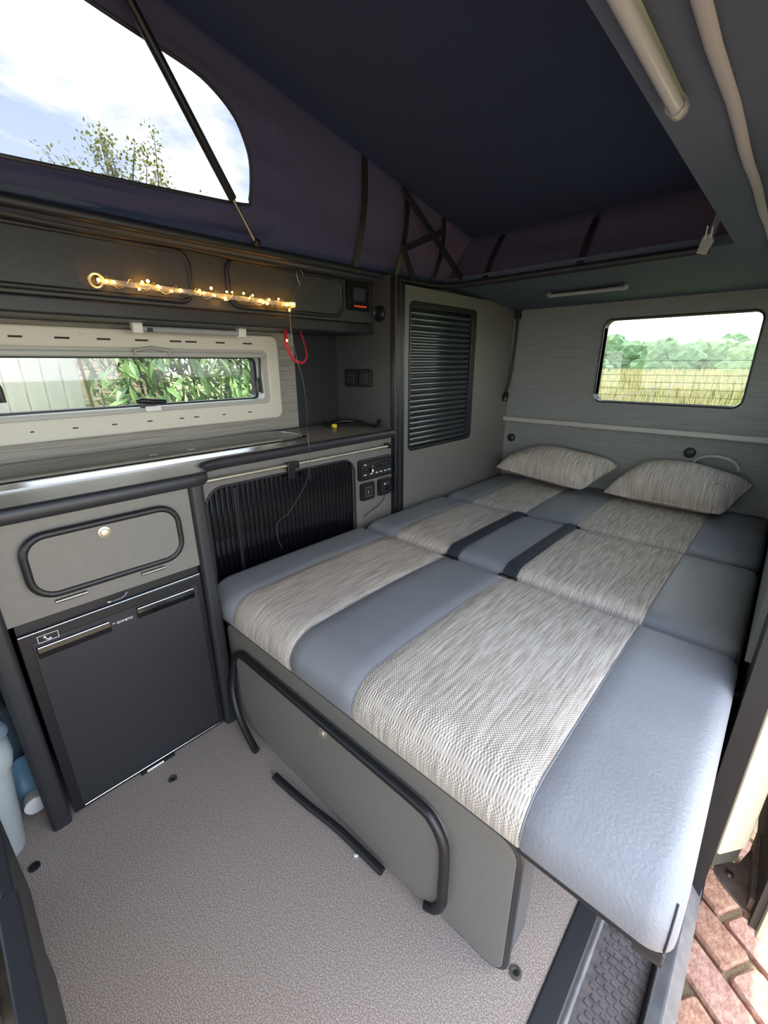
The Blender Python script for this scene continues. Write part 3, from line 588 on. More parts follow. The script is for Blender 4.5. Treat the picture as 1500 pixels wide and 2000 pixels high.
# ================================================================== WORKTOP, HOB LID
wt = thing('worktop', 'grey laminate kitchen worktop with a thick black rounded edge', 'worktop', (-1.4, 0.7, 0.8))
foot = [(XW+.007, -0.03), (XA+0.012, -0.03)]
cc = [(XA+0.012, 0.455), (XA+0.008, 0.478), (XA-0.01, 0.492), (XA-0.05, 0.497), (XA-0.085, 0.505), (XA-0.108, 0.525), (XA-0.125, 0.56), (XB+0.014, 0.60)]
foot += cc+[(XB+0.014, 1.408), (XW+.007, 1.408)]
obj('slab', prism('z', foot, 0.80, ZC), 'worktop', wt)
edge = [(XA+0.012, -0.03)]+cc+[(XB+0.014, 1.405)]
b = Bag(); vs = []; fs = []
pr_ = [(-0.004, 0.8302), (0.004, 0.8298), (0.009, 0.825), (0.0105, 0.812), (0.009, 0.80), (0.004, 0.796), (-0.004, 0.796)]
for i, p in enumerate(edge):
    q = edge[min(i+1, len(edge)-1)]; r = edge[max(i-1, 0)]; d = Vector((q[0]-r[0], q[1]-r[1])).normalized(); nrm = Vector((d.y, -d.x))
    for k in pr_: vs.append((p[0]+nrm.x*k[0], p[1]+nrm.y*k[0], k[1]))
for i in range(len(edge)-1):
    for k in range(len(pr_)-1): fs.append((i*7+k, (i+1)*7+k, (i+1)*7+k+1, i*7+k+1))
obj('edge_band', b.add(vs, fs), 'black_edge', wt, smooth=True)
obj('end_cap_post', box(XW+.007, XW+.02, -0.03, 1.408, ZC, ZC+0.004), 'black_edge', wt)

hb = thing('hob_lid', 'smoked glass hob and sink lid with a bright steel front edge', 'hob', (-1.4, 0.45, ZC))
lid = rr(-1.565, -1.315, -0.3, 0.985, 0.03)
lid = [(-1.565, -0.02), (-1.305, -0.02), (-1.305, 0.86), (-1.312, 0.93), (-1.335, 0.975), (-1.38, 1.0), (-1.45, 1.005), (-1.535, 0.99), (-1.565, 0.95)]
obj('tray', prism('z', [(p[0], p[1]) for p in lid], ZC+.0002, ZC+0.006), 'steel', hb)
cx_, cy_ = -1.435, 0.47
obj('glass_lid', prism('z', [(cx_+(p[0]-cx_)*.955, cy_+(p[1]-cy_)*.988) for p in lid], ZC+0.006, ZC+0.012), 'gloss_black', hb, bevel=0.002)
obj('steel_front', prism('y', [(-1.305, ZC), (-1.262, ZC), (-1.262, ZC+.003), (-1.29, ZC+.009), (-1.305, ZC+.009)], -0.02, 0.86), 'steel', hb)
for y in (0.46, 0.575): obj('lid_rivet', lathe((-1.385, y, ZC+0.012), 'z', [(.012, 0), (.011, .002), (.007, .0025), (.006, .0005)], 14), 'dull_steel', hb, smooth=True)
obj('lid_edge', tube([(p[0], p[1], ZC+.010) for p in lid[2:]+lid[:1]], 0.0022, 6), 'steel', hb, smooth=True)
obj('lid_corner_tip', lathe((-1.325, 0.972, ZC+.012), 'z', [(.014, 0), (.012, .004), (.004, .005)], 12), 'gloss_black', hb, smooth=True)
t = thing('cable_bundle', 'coiled black cable with a yellow plug on the worktop', 'cable', (-1.45, 1.32, ZC))
obj('cable', tube(smooth_path([(-1.56, 1.27, ZC+.02), (-1.52, 1.25, ZC+.006), (-1.47, 1.29, ZC+.012), (-1.44, 1.36, ZC+.016), (-1.40, 1.385, ZC+.008), (-1.34, 1.385, ZC+.010), (-1.32, 1.38, ZC+.035)]), 0.009, 8, flat=.7), 'black_rubber', t, smooth=True)
obj('cable', tube(smooth_path([(-1.54, 1.31, ZC+.012), (-1.50, 1.33, ZC+.022), (-1.46, 1.37, ZC+.018), (-1.42, 1.39, ZC+.012)]), 0.008, 8), 'black_rubber', t, smooth=True)
obj('plug', box(-1.486, -1.468, 1.248, 1.266, ZC+.001, ZC+.018), 'yellow', t, bevel=0.004)

# ================================================================== WARDROBE
wd = thing('wardrobe', 'tall grey corner wardrobe with a black louvred shutter at the bed foot', 'wardrobe', (-1.45, 1.9, 0)); XD = -1.255
WT = 1.403
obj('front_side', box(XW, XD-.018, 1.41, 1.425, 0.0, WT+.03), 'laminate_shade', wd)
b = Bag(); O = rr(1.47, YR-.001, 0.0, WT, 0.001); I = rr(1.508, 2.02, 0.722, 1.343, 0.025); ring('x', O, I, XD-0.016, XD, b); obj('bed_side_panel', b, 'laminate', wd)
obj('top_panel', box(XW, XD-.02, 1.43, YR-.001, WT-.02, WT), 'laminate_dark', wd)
obj('corner_post', prism('z', rr(XD-0.022, XD+0.012, 1.405, 1.432, 0.006), 0.0, 1.425), 'black_plastic', wd, smooth=True)
obj('corner_post', prism('z', rr(XD-0.022, XD+0.008, 1.430, 1.452, 0.008), 0.0, 1.42), 'black_edge', wd, smooth=True); obj('corner_post', prism('z', rr(XD-0.02, XD+0.004, 1.451, 1.472, 0.004), 0.0, 1.41), 'black_plastic', wd, smooth=True)
b = Bag(); ring('x', rr(1.502, 2.026, 0.716, 1.349, 0.03), rr(1.511, 1.985, 0.730, 1.325, 0.02), XD-0.012, XD+0.004, b); obj('shutter_frame', b, 'black_plastic', wd, bevel=0.002)
ws = obj('roller_shutter', box(XD-0.024, XD-0.018, 1.50, 2.03, 0.715, 1.35), 'gloss_black', wd)
z = 0.742; sl = None
while z < 1.322:
    if sl is None:
        bb = prism('y', [(XD-0.018, z-.0118), (XD-0.009, z-.0105), (XD-0.0035, z-.004), (XD-0.004, z+.005), (XD-0.010, z+.0105), (XD-0.018, z+.0118)], 1.511, 1.985)
        sl = obj('slat', bb, 'slat_grey', ws, smooth=True); z0_ = z
    else:
        c = sl.copy(); COL.objects.link(c); c.parent = ws; c.location = (0, 0, z-z0_)
    z += 0.0245
sv = thing('round_vent', 'round black air vent on the side of the wardrobe', 'vent', (-1.337, 1.41, 1.296))
obj('grille', lathe((-1.337, 1.4095, 1.296), 'y', [(0.031, 0), (0.031, -.006), (0.026, -.012), (0.02, -.006), (0.018, -.009), (0.002, -.010)], 22), 'black_plastic', sv, smooth=True)
ds = thing('double_switch', 'double black switch plate low on the dark side of the wardrobe', 'switch', (-1.47, 1.41, 1.04))
for x in (-1.555, -1.468):
    obj('frame', prism('y', rr(x, x+.082, 1.002, 1.078, 0.008), 1.398, 1.4098), 'black_plastic', ds, bevel=0.003)
    obj('rocker', prism('y', rr(x+.015, x+.067, 1.017, 1.063, 0.004), 1.394, 1.399), 'black_edge', ds, bevel=0.002)
# rear wall details
for x, z, l in ((-1.205, 0.675, 'dark round peg on the rear wall beside the wardrobe'), (-0.305, 0.70, 'dark round peg on the rear wall behind the larger pillow')):
    tag(obj('wall_peg', lathe((x, YR-.0005, z), 'y', [(0.024, 0), (0.024, -.008), (0.018, -.014), (0.004, -.016)], 18), 'black_edge', smooth=True), l, 'peg')
tag(obj('grab_handle', tube([(-0.20+.085*math.cos(a), YR-.022*math.sin(a)-.004, 0.645+.055*math.sin(a)) for a in [i*PI/12 for i in range(13)]], 0.008, 8), 'grey_plastic', smooth=True), 'curved grey grab handle on the rear wall', 'handle')
t = thing('corner_cable', 'black cable running down the corner between wardrobe and rear wall', 'cable', (-1.24, 2.40, 0.9))
obj('cable', tube(smooth_path([(-1.225, 2.405, 1.37), (-1.225, 2.405, 1.30), (-1.228, 2.40, 1.15), (-1.235, 2.395, 1.03), (-1.243, 2.38, 0.95), (-1.243, 2.37, 0.91)]), 0.007, 8), 'black_rubber', t, smooth=True)
obj('plug', tube([(-1.243, 2.38, 0.935), (-1.240, 2.365, 0.915), (-1.240, 2.36, 0.89)], [0.013, 0.018, 0.013], 10), 'black_plastic', t, smooth=True); obj('clip', box(-1.24, -1.21, 2.395, 2.419, 1.33, 1.375), 'black_plastic', t, bevel=.003)
tag(obj('small_latch', tube([(-0.775, YR-.006, 0.945), (-0.762, YR-.008, 0.928), (-0.758, YR-.006, 0.922)], 0.006, 8), 'pale_strip', smooth=True), 'small pale latch beside the rear window', 'latch')

# ================================================================== BED
BL, BR = -1.225, 0.042
bd = thing('folding_bed_base', 'low grey folding bed base with a rounded panel door standing on carpet', 'bed base', (-0.6, 1.4, 0))
obj('front_panel', prism('y', rr(-1.135, -0.168, 0.004, 0.350, 0.035), 0.495, 0.512), 'laminate', bd, bevel=0.002)
obj('panel_edge', tube([(p[0], 0.5035, p[1]) for p in rr(-1.136, -0.167, 0.005, 0.351, 0.036, 6)], 0.0085, 6, True), 'black_edge', bd, smooth=True)
dr = obj('panel_door', prism('y', rr(-1.075, -0.300, 0.016, 0.292, 0.06), 0.482, 0.4949), 'laminate', bd, bevel=0.001)
trim = [(-0.335, 0.022), (-0.312, 0.04), (-0.298, 0.075), (-0.297, 0.11), (-0.297, 0.20), (-0.303, 0.245), (-0.325, 0.278), (-0.36, 0.291), (-0.5, 0.292), (-0.7, 0.292), (-0.9, 0.292), (-1.0, 0.292), (-1.04, 0.287), (-1.07, 0.265), (-1.085, 0.23)]
path = [(x, 0.480, z) for x, z in trim]+[(-1.092, 0.472, 0.18), (-1.085, 0.462, 0.13), (-1.06, 0.456, 0.08), (-1.02, 0.452, 0.045), (-0.965, 0.448, 0.016), (-0.945, 0.447, 0.011)]
obj('door_trim', tube(smooth_path(path, 5), 0.0105, 10), 'black_rubber', dr, smooth=True)
obj('push_button', lathe((-0.659, 0.482, 0.258), 'y', [(0.014, 0), (0.014, -.002), (0.010, -.003), (0.009, -.001), (0.008, -.005), (0.003, -.006)], 20), 'champagne', dr, smooth=True)
obj('side_return', box(-0.205, -0.17, 0.512, 0.60, 0.004, 0.335), 'carpet_side', bd)
obj('base_box', box(-1.18, -0.30, 0.60, 1.2, 0.004, 0.33), 'laminate_dark', bd)
obj('rear_frame', box(-1.18, -0.10, 1.2, 2.35, 0.0, 0.34), 'black_edge', bd)
obj('bed_board', box(BL+.02, BR-.006, 0.498, 2.40, 0.338, 0.356), 'black_edge', bd, bevel=0.003)
obj('corner_foot', prism('z', [(0.0, 0.50), (0.036, 0.503), (0.036, 0.545)], 0.326, 0.338), 'black_edge', bd)
b = Bag(); lathe((0.050, 1.185, 0.345), 'x', [(0.009, -0.012), (0.009, 0.012), (0.006, 0.016), (0.004, 0.016), (0.004, 0.01)], 12, b); obj('hinge_pin', b, 'chrome', bd, smooth=True)
obj('side_bracket', box(0.03, 0.036, 0.85, 1.25, 0.27, 0.338), 'rust_arm', bd, bevel=0.003)
tag(obj('loose_edging', tube(smooth_path([(-0.835, 0.438, 0.011), (-0.80, 0.440, 0.0105), (-0.70, 0.449, 0.0105), (-0.60, 0.462, 0.0105), (-0.52, 0.466, 0.0105), (-0.45, 0.468, 0.0105)]), 0.0105, 8, flat=.8), 'black_rubber', smooth=True), 'loose length of black rubber edging lying on carpet along the bed base', 'rubber edging')

def cushion(label, y0, y1, zb, zt, rf, rr_, tilt=0.0, leather='leather'):
    cu = thing('bed_cushion', label, 'cushion', ((BL+BR)/2, (y0+y1)/2, zb))
    bounds = [(BL, -1.058, leather), (-1.058, -0.778, 'weave'), (-0.778, -0.552, leather), (-0.552, -0.165, 'weave'), (-0.165, BR, leather)]
    inner = [-1.058, -0.778, -0.552, -0.165]; R = 0.036
    def prof(x):
        d = max(min(x-BL, BR-x), 0); e = 0 if d >= R else R-math.sqrt(max(R*R-(R-d)**2, 0))
        g = 0.0022 if min(abs(x-q) for q in inner) < 0.0015 else 0
        a, c, lo, hi = y0+e*.7+g, y1-e*.7-g, zb+e*.25, zt-e*.8-g
        P = []; rb = 0.016; n = 7
        def arc(cy, cz, r, t0, t1, r2=None):
            for i in range(n+1):
                t = t0+(t1-t0)*i/n; P.append((cy+r*math.cos(t), cz+(r2 or r)*math.sin(t)))
        h = hi-lo-rb
        arc(a+rb, lo+rb, rb, 1.5*PI, PI)
        f1 = min(rf, h); f2 = min(rr_, h)
        arc(a+f1, hi-f1*.95, f1, PI, PI/2, f1*.95)
        for i in range(1, 10):
            u = i/10; P.append((a+f1+(c-f2-a-f1)*u, hi))
        arc(c-f2, hi-f2*.95, f2, PI/2, 0, f2*.95)
        arc(c-rb, lo+rb, rb, 0, -PI/2)
        out = []
        for (y, z) in P:
            u = (y-y0)/(y1-y0); s = (z-zb)/(zt-zb)
            z += s*0.010*math.sin(max(0, min(1, u))*PI)*math.sin(max(0, min(1, (x-BL)/(BR-BL)))*PI)**.5+tilt*(u-.5)*s
            y -= 0.008*math.sin(max(0, min(1, s))*PI)*(1 if u < .3 else -1 if u > .7 else 0)*.6
            out.append((y, z))
        return out
    for x0, x1, mt in bounds:
        xs = set([x0, x1, x0+.004, x1-.004]); k = max(3, int((x1-x0)/.04))
        for i in range(k+1): xs.add(x0+(x1-x0)*i/k)
        if x0 == BL: xs |= {BL+R*(1-math.cos(i/8*PI/2)) for i in range(9)}
        if x1 == BR: xs |= {BR-R*(1-math.cos(i/8*PI/2)) for i in range(9)}
        xs = sorted(xs); vs = []; fs = []; n = None
        for x in xs:
            p = prof(x); n = len(p); vs += [(x, q[0], q[1]) for q in p]
        for i in range(len(xs)-1):
            for j in range(n): fs.append((i*n+j, i*n+(j+1) % n, (i+1)*n+(j+1) % n, (i+1)*n+j))
        fs += [tuple(range(n)), tuple((len(xs)-1)*n+j for j in range(n))]
        ob = obj('fabric_panel' if mt == 'weave' else 'leather_panel', Bag().add(vs, fs), mt, cu, smooth=True)
        ob['label'] = 'beige woven stripe' if mt == 'weave' else 'smooth grey leatherette stripe'
    q = prof(BR-.010); obj('corner_seam', tube([(BR-.009, a[0]-.001, a[1]) for a in q[7:13]], 0.0014, 6), 'dark_slot', cu, smooth=True)
    for x in inner:
        p = prof(x); obj('piping', tube([(x, q[0], q[1]) for q in p[8:34]], 0.0022, 6), 'piping', cu, smooth=True)
    return cu
c1 = cushion('wide seat cushion at the open foot end of the bed, above the grey base panel', 0.486, 1.161, 0.358, 0.462, 0.075, 0.035)
c2 = cushion('middle bed cushion crossed by two black seat belts', 1.171, 1.736, 0.358, 0.466, 0.06, 0.04)
c3 = cushion('rear bed cushion carrying both pillows below the rear window', 1.747, 2.405, 0.358, 0.462, 0.055, 0.05)

# seat belts over the middle cushion
for x, l in ((-0.775, 'black seat belt strap over middle cushion beside the narrower beige stripe'), (-0.552, 'black seat belt strap over middle cushion beside the wider beige stripe')):
    t = thing('seat_belt', l, 'seat belt', (x, 1.45, 0.47), 'seat belts')
    P = smooth_path([(x, 1.752, 0.435), (x, 1.735, 0.462), (x, 1.70, 0.477), (x, 1.6, 0.4785), (x, 1.45, 0.480), (x, 1.3, 0.4785), (x, 1.23, 0.4775), (x, 1.197, 0.4655), (x, 1.174, 0.446)], 5)
    wb = strap(P, (0.0235, 0, 0), t, 'strap_webbing', 'webbing')
    for k in (-0.014, -0.005, 0.005, 0.014):
        obj('rib', tube([(p[0]+k, p[1], p[2]+.0022) for p in P[3:-2]], 0.0016, 5), 'webbing', wb)
    lp = obj('latch_plate', box(x-0.031, x+0.031, 1.154, 1.180, 0.444, 0.451), 'black_plastic', t, bevel=0.002)
    obj('metal_tongue', box(x-0.02, x+0.004, 1.148, 1.165, 0.4495, 0.4525), 'chrome', lp, bevel=.001)
    obj('metal_tongue', box(x+0.012, x+0.026, 1.150, 1.166, 0.4495, 0.4525), 'chrome', lp, bevel=.001)

# pillows
def pillow(label, A, B, C, D, h, seed):
    A, B, C, D = map(Vector, (A, B, C, D)); n = 22; rnd = random.Random(seed)
    nrm = (B-A).cross(D-A).normalized(); ph = rnd.random()*6
    t = thing('pillow', label, 'pillow', tuple((A+B+C+D)/4-Vector((0, 0, h*.5))), 'woven pillows')
    def pt(u, v, s):
        uu, vv = 2*u-1, 2*v-1
        pin = 0.05
        us = .5+.5*uu*(1-pin*(1-vv*vv)); vs_ = .5+.5*vv*(1-pin*(1-uu*uu))
        k_ = 1-.06*(abs(uu)*abs(vv))**5; us = .5+(us-.5)*k_; vs_ = .5+(vs_-.5)*k_
        p = (A*(1-us)+B*us)*(1-vs_)+(D*(1-us)+C*us)*vs_
        q = max((1-abs(uu)**2.4)*(1-abs(vv)**2.4), 0)**.45
        wr = 1+.05*math.sin(uu*5+ph+vv*3)
        return p+nrm*s*q*wr*h
    for s, nm in ((0.78, 'top_cover'), (-0.42, 'bottom_cover')):
        vs = [tuple(pt(i/n, j/n, s)) for i in range(n+1) for j in range(n+1)]
        fs = [(i*(n+1)+j, (i+1)*(n+1)+j, (i+1)*(n+1)+j+1, i*(n+1)+j+1) for i in range(n) for j in range(n)]
        obj(nm, Bag().add(vs, fs), 'weave', t, smooth=True)
    rim = [pt(i/n, 0, 0) for i in range(n)]+[pt(1, i/n, 0) for i in range(n)]+[pt(1-i/n, 1, 0) for i in range(n)]+[pt(0, 1-i/n, 0) for i in range(n)]
    obj('seam_piping', tube(rim, 0.004, 6, True), 'weave', t, smooth=True)
pillow('smaller-looking woven grey pillow beside the wardrobe', (-1.19, 2.20, 0.535), (-0.68, 2.17, 0.497), (-0.575, 2.385, 0.605), (-1.06, 2.395, 0.63), 0.125, 1)
pillow('plump woven grey pillow under the rear window', (-0.60, 2.19, 0.500), (-0.115, 2.17, 0.500), (-0.045, 2.39, 0.60), (-0.47, 2.40, 0.635), 0.145, 2)

# ================================================================== FLOOR THINGS
for x, y, l in ((-1.045, 0.241, 'small round metal floor socket in carpet before the fridge'), (-1.054, -0.070, 'small black floor socket in carpet near the waste bin'), (-0.150, 0.520, 'small metal floor socket in carpet at the corner of the bed base')):
    t = thing('floor_socket', l, 'floor fitting', (x, y, 0)); obj('rim', lathe((x, y, 0), 'z', [(.012, 0), (.0115, .003), (.007, .0035), (.0065, .0008)], 16), 'dull_steel' if x > -1.05 else 'black_plastic', t, smooth=True)
    obj('screw', lathe((x, y, 0), 'z', [(.005, 0), (.0045, .002), (.001, .0025)], 10), 'black_plastic', t)
tag(obj('paper_scrap', prism('z', [(-0.528, 0.452), (-0.520, 0.459), (-0.517, 0.455), (-0.524, 0.449)], 0.0005, 0.0035), 'white_print'), 'tiny white scrap on carpet before the bed base', 'scrap')
# waste bin
bn = thing('waste_bin', 'pale grey plastic swing bin with a darker lid beside the fridge cabinet', 'bin', (-1.17, -0.14, 0))
def loft(levels, n=6):
    b = Bag(); vs = []; fs = []; k = None
    for (x0, x1, y0, y1, z, r) in levels:
        p = rr(x0, x1, y0, y1, r, n); k = len(p); vs += [(q[0], q[1], z) for q in p]
    for i in range(len(levels)-1):
        for j in range(k): fs.append((i*k+j, i*k+(j+1) % k, (i+1)*k+(j+1) % k, (i+1)*k+j))
    fs += [tuple(range(k)), tuple((len(levels)-1)*k+j for j in range(k))]
    return b.add(vs, fs)
obj('body', loft([(-1.26, -1.11, -0.22, -0.072, 0.0, .04), (-1.262, -1.108, -0.222, -0.070, 0.012, .04), (-1.285, -1.085, -0.245, -0.047, 0.255, .045)]), 'bin_grey', bn, smooth=True)
lid_ = obj('rim', loft([(-1.29, -1.08, -0.25, -0.042, 0.25, .05), (-1.295, -1.075, -0.255, -0.037, 0.275, .05), (-1.292, -1.078, -0.252, -0.040, 0.305, .05), (-1.275, -1.095, -0.235, -0.057, 0.325, .045), (-1.265, -1.105, -0.225, -0.067, 0.328, .04)]), 'bin_grey', bn, smooth=True)
obj('swing_lid', loft([(-1.268, -1.102, -0.228, -0.064, 0.326, .04), (-1.262, -1.108, -0.222, -0.070, 0.340, .04), (-1.235, -1.135, -0.20, -0.092, 0.352, .03)]), 'bin_lid', lid_, smooth=True)
obj('lid_button', lathe((-1.13, -0.062, 0.33), 'z', [(.03, 0), (.03, .012), (.024, .022), (.005, .024)], 18), 'bin_lid', lid_, smooth=True)
t = thing('cleaner_bottle', 'small blue-labelled bottle with a white cap lying behind the waste bin', 'bottle', (-1.27, -0.015, 0.03))
def cyl(p, q, r, n=16): return tube([p, q], r, n)
obj('body', tube([(-1.38, -0.036, 0.029), (-1.25, -0.036, 0.029), (-1.238, -0.036, 0.029)], [.027, .027, .018], 16), 'bottle_blue', t, smooth=True); obj('cap', tube([(-1.237, -0.036, 0.029), (-1.232, -0.036, 0.029), (-1.202, -0.036, 0.029), (-1.199, -0.036, 0.029)], [.021, .024, .024, .020], 16), 'white_plastic', t, smooth=True)
tag(obj('green_bottle', tube([(-1.45, -0.05, 0.0), (-1.45, -0.05, 0.17), (-1.45, -0.05, 0.19), (-1.45, -0.05, 0.22)], [.035, .035, .016, .014], 16), 'bin_lid', smooth=True), 'dull green bottle standing in the dark gap beside the fridge cabinet', 'bottle')
# front seat pedestal
t = thing('seat_pedestal', 'black seat pedestal with a carpeted edge and silver rail by the floor', 'seat base', (-0.7, -0.3, 0))
obj('rear_panel', box(-1.0, -0.80, -0.105, -0.085, 0.0, 0.245), 'black_edge', t, bevel=.003); obj('rear_panel', box(-0.798, -0.30, -0.112, -0.080, 0.0, 0.25), 'black_edge', t, bevel=.004)
obj('top_plate', box(-1.0, -0.30, -0.6, -0.112, 0.16, 0.20), 'soil', t); obj('slide_rail', box(-0.90, -0.64, -0.145, -0.128, 0.20, 0.235), 'steel', t, bevel=.003)
obj('body', box(-0.99, -0.31, -0.6, -0.112, 0.0, 0.16), 'black_edge', t)

# ================================================================== OUTSIDE
GZ = -0.46
struct('ground', box(-60, 40, -30, 2.9, GZ-0.3, GZ-0.06), 'sand_joint'); struct('ground_field', box(-90, 60, 2.9, 140, GZ-0.3, GZ-0.1), 'grass_ground')
pv = tag(obj('block_paving', box(0.0, 3.2, -1.2, 2.9, GZ-.06, GZ-.022), 'sand_joint'), 'sandy red block paving outside the door opening', 'paving')
random.seed(3)
protos = []
for mt in ('brick_red', 'brick_pink', 'brick_tan'):
    for s in range(2):
        b = loft([(-0.094, 0.094, -0.046, 0.046, -0.05, .008), (-0.095, 0.095, -0.047, 0.047, -0.010, .010), (-0.090, 0.090, -0.043, 0.043, 0.0, .012)], 2)
        b.v = [(v[0]+random.uniform(-.003, .003), v[1]+random.uniform(-.003, .003), v[2]) for v in b.v]
        me = bpy.data.meshes.new('brick'); me.from_pydata(b.v, [], b.f); me.materials.append(MATS[mt]); protos.append(me)
ca, sa = math.cos(math.radians(-33.3)), math.sin(math.radians(-33.3)); nb = 0
for i in range(-14, 16):
    for j in range(-26, 30):
        u = i*0.205+(0.1025 if j % 2 else 0)+.02; v = j*0.105
        x = 0.9+u*ca-v*sa; y = 1.1+u*sa+v*ca
        if 0.08 < x < 1.45 and -0.3 < y < 2.75:
            o = bpy.data.objects.new('brick', random.choice(protos)); COL.objects.link(o); o.parent = pv
            o.location = (x, y, GZ+random.uniform(-.006, .004)); o.rotation_euler = (random.uniform(-.02, .02), random.uniform(-.02, .02), math.radians(-33.3)+random.uniform(-.02, .02)); nb += 1
def tuft(c, n, h, spread, mt, b=None, wdt=.003, rnd=random):
    b = b or Bag()
    for _ in range(n):
        a = rnd.uniform(0, 2*PI); d = rnd.uniform(.2, 1)*spread; hh = h*rnd.uniform(.5, 1); p = Vector(c)+V(math.cos(a)*d*.2, math.sin(a)*d*.2, 0); q = p+V(math.cos(a)*d, math.sin(a)*d, hh)
        s = V(-math.sin(a), math.cos(a), 0)*wdt; b.add([tuple(p-s), tuple(p+s), tuple((p+q)/2+s+V(0, 0, hh*.15)), tuple(q), tuple((p+q)/2-s+V(0, 0, hh*.15))], [(0, 1, 2, 3, 4)])
    return b
k = obj('grass_tuft', tuft((0.165, 1.46, GZ-.01), 60, .06, .05, None), 'leaf_b'); tag(k, 'small green grass tuft growing between the paving blocks', 'grass'); 
k = obj('grass_tuft', tuft((0.36, 1.02, GZ-.01), 50, .05, .05, None), 'leaf_b'); tag(k, 'dry grass tuft among the paving blocks nearest the sill', 'grass')
# open sliding door outside
sdo = thing('sliding_door', 'cream sliding door slid open along the outside of the van', 'van door', (0.23, 1.7, -0.2))
ring('x', rr(1.09, 2.35, -0.225, 1.32, .02), rr(1.22, 2.26, 0.80, 1.27, .06), 0.200, 0.214, b := Bag()); obj('inner_panel', b, 'body_dark', sdo); ring('x', rr(1.075, 2.37, -0.24, 1.34, .03), rr(1.22, 2.26, 0.80, 1.27, .06), 0.214, 0.27, b := Bag()); obj('outer_skin', b, 'body_cream', sdo, bevel=.01)
obj('added_door_pane', box(0.238, 0.243, 1.21, 2.27, 0.79, 1.28), 'window_glass', sdo)  # added door window, passes skylight through to the added side window
arm = obj('roller_arm', prism('z', [(0.115, 1.205), (0.12, 1.165), (0.145, 1.14), (0.205, 1.10), (0.21, 1.32), (0.185, 1.30), (0.165, 1.235)], -0.205, -0.198), 'rust_arm', sdo, bevel=.002)
obj('arm_flange', box(0.19, 0.205, 1.12, 1.34, -0.235, -0.16), 'rust_arm', sdo, bevel=.003); obj('arm_bolt', lathe((0.15, 1.185, -0.198), 'z', [(.010, 0), (.009, .006), (.005, .008)], 12), 'dull_steel', arm, smooth=True)
# white board fence, soil bank and bush beyond the side window
fn = thing('board_fence', 'white vertical board fence seen through the side window', 'fence', (-3.5, 0.4, GZ))
y = -1.2
me = None
while y < 0.78:
    if me is None:
        o = obj('board', prism('z', rr(-3.53, -3.505, y+.002, y+.096, .008, 2), GZ, 1.9), 'fence_white', fn); me = o; yb = y
    else:
        o = me.copy(); COL.objects.link(o); o.parent = fn; o.location = (0, y-yb, 0)
    y += 0.1
for z in (0.55, 1.5): obj('rail', box(-3.57, -3.53, -1.2, 0.78, z, z+.07), 'fence_white', fn)
tag(obj('soil_bank', Bag().add([(-4.1, 0.72, GZ), (-4.1, 1.9, GZ), (-5.2, 1.9, 1.5), (-5.2, 0.4, 1.7), (-5.4, 1.9, GZ), (-5.4, .4, GZ)], [(0, 1, 2, 3), (1, 4, 2), (2, 4, 5, 3), (3, 5, 0), (0, 5, 4, 1)]), 'soil'), 'stony soil bank behind the fence and bush', 'bank')
bu = thing('leafy_bush', 'dense bush of long green leaves beyond the side window', 'bush', (-3.3, 2.0, GZ))
def leaf_mesh(mt, l, wd_):
    me = bpy.data.meshes.new('leaf'); me.from_pydata([(0, 0, 0), (l*.35, wd_, .004), (l*.7, wd_*.7, -.004), (l, 0, -.02), (l*.7, -wd_*.7, -.004), (l*.35, -wd_, .004), (l*.5, 0, -.006)], [], [(0, 1, 6), (1, 2, 6), (2, 3, 6), (3, 4, 6), (4, 5, 6), (5, 0, 6)])
    me.materials.append(MATS[mt]); return me
LM = [leaf_mesh(m_, l, w_) for m_, l, w_ in (('leaf_a', .17, .022), ('leaf_b', .16, .018), ('leaf_b', .14, .020), ('leaf_c', .17, .022))]
random.seed(21)
for i in range(300):
    y = random.uniform(0.78, 2.5); x = -2.75-random.uniform(0, .35)+.25*max(0, .95-y); z = random.uniform(.55, 1.45)
    o = bpy.data.objects.new('leaf', random.choice(LM)); COL.objects.link(o); o.parent = bu
    o.location = (x+3.3, y-2.0, z-GZ); o.rotation_euler = (random.uniform(-.6, .6), random.uniform(.2, 1.3), random.uniform(-1.6, 1.6))
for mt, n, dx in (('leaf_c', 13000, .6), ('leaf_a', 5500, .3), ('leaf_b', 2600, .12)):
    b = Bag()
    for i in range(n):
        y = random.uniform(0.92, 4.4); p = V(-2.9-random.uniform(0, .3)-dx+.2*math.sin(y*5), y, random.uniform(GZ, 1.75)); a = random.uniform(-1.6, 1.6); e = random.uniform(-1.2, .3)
        d = V(math.cos(a)*math.cos(e), math.sin(a)*math.cos(e), math.sin(e))*random.uniform(.09, .18); s = d.cross(V(random.uniform(-.5, .5), random.uniform(-.5, .5), 1)).normalized()*.014
        b.add([tuple(p), tuple(p+d*.4+s), tuple(p+d), tuple(p+d*.4-s)], [(0, 1, 2, 3)])
    k = obj('foliage', b, mt, bu); k['kind'] = 'stuff'
for i in range(14):
    y = random.uniform(.8, 4.2); x = random.uniform(-3.9, -3.6); obj('stem', tube([(x, y, GZ-.05), (x+.05, y+.03, .6), (x+.1, y-.04, 1.5)], .012, 5), 'bark', bu)
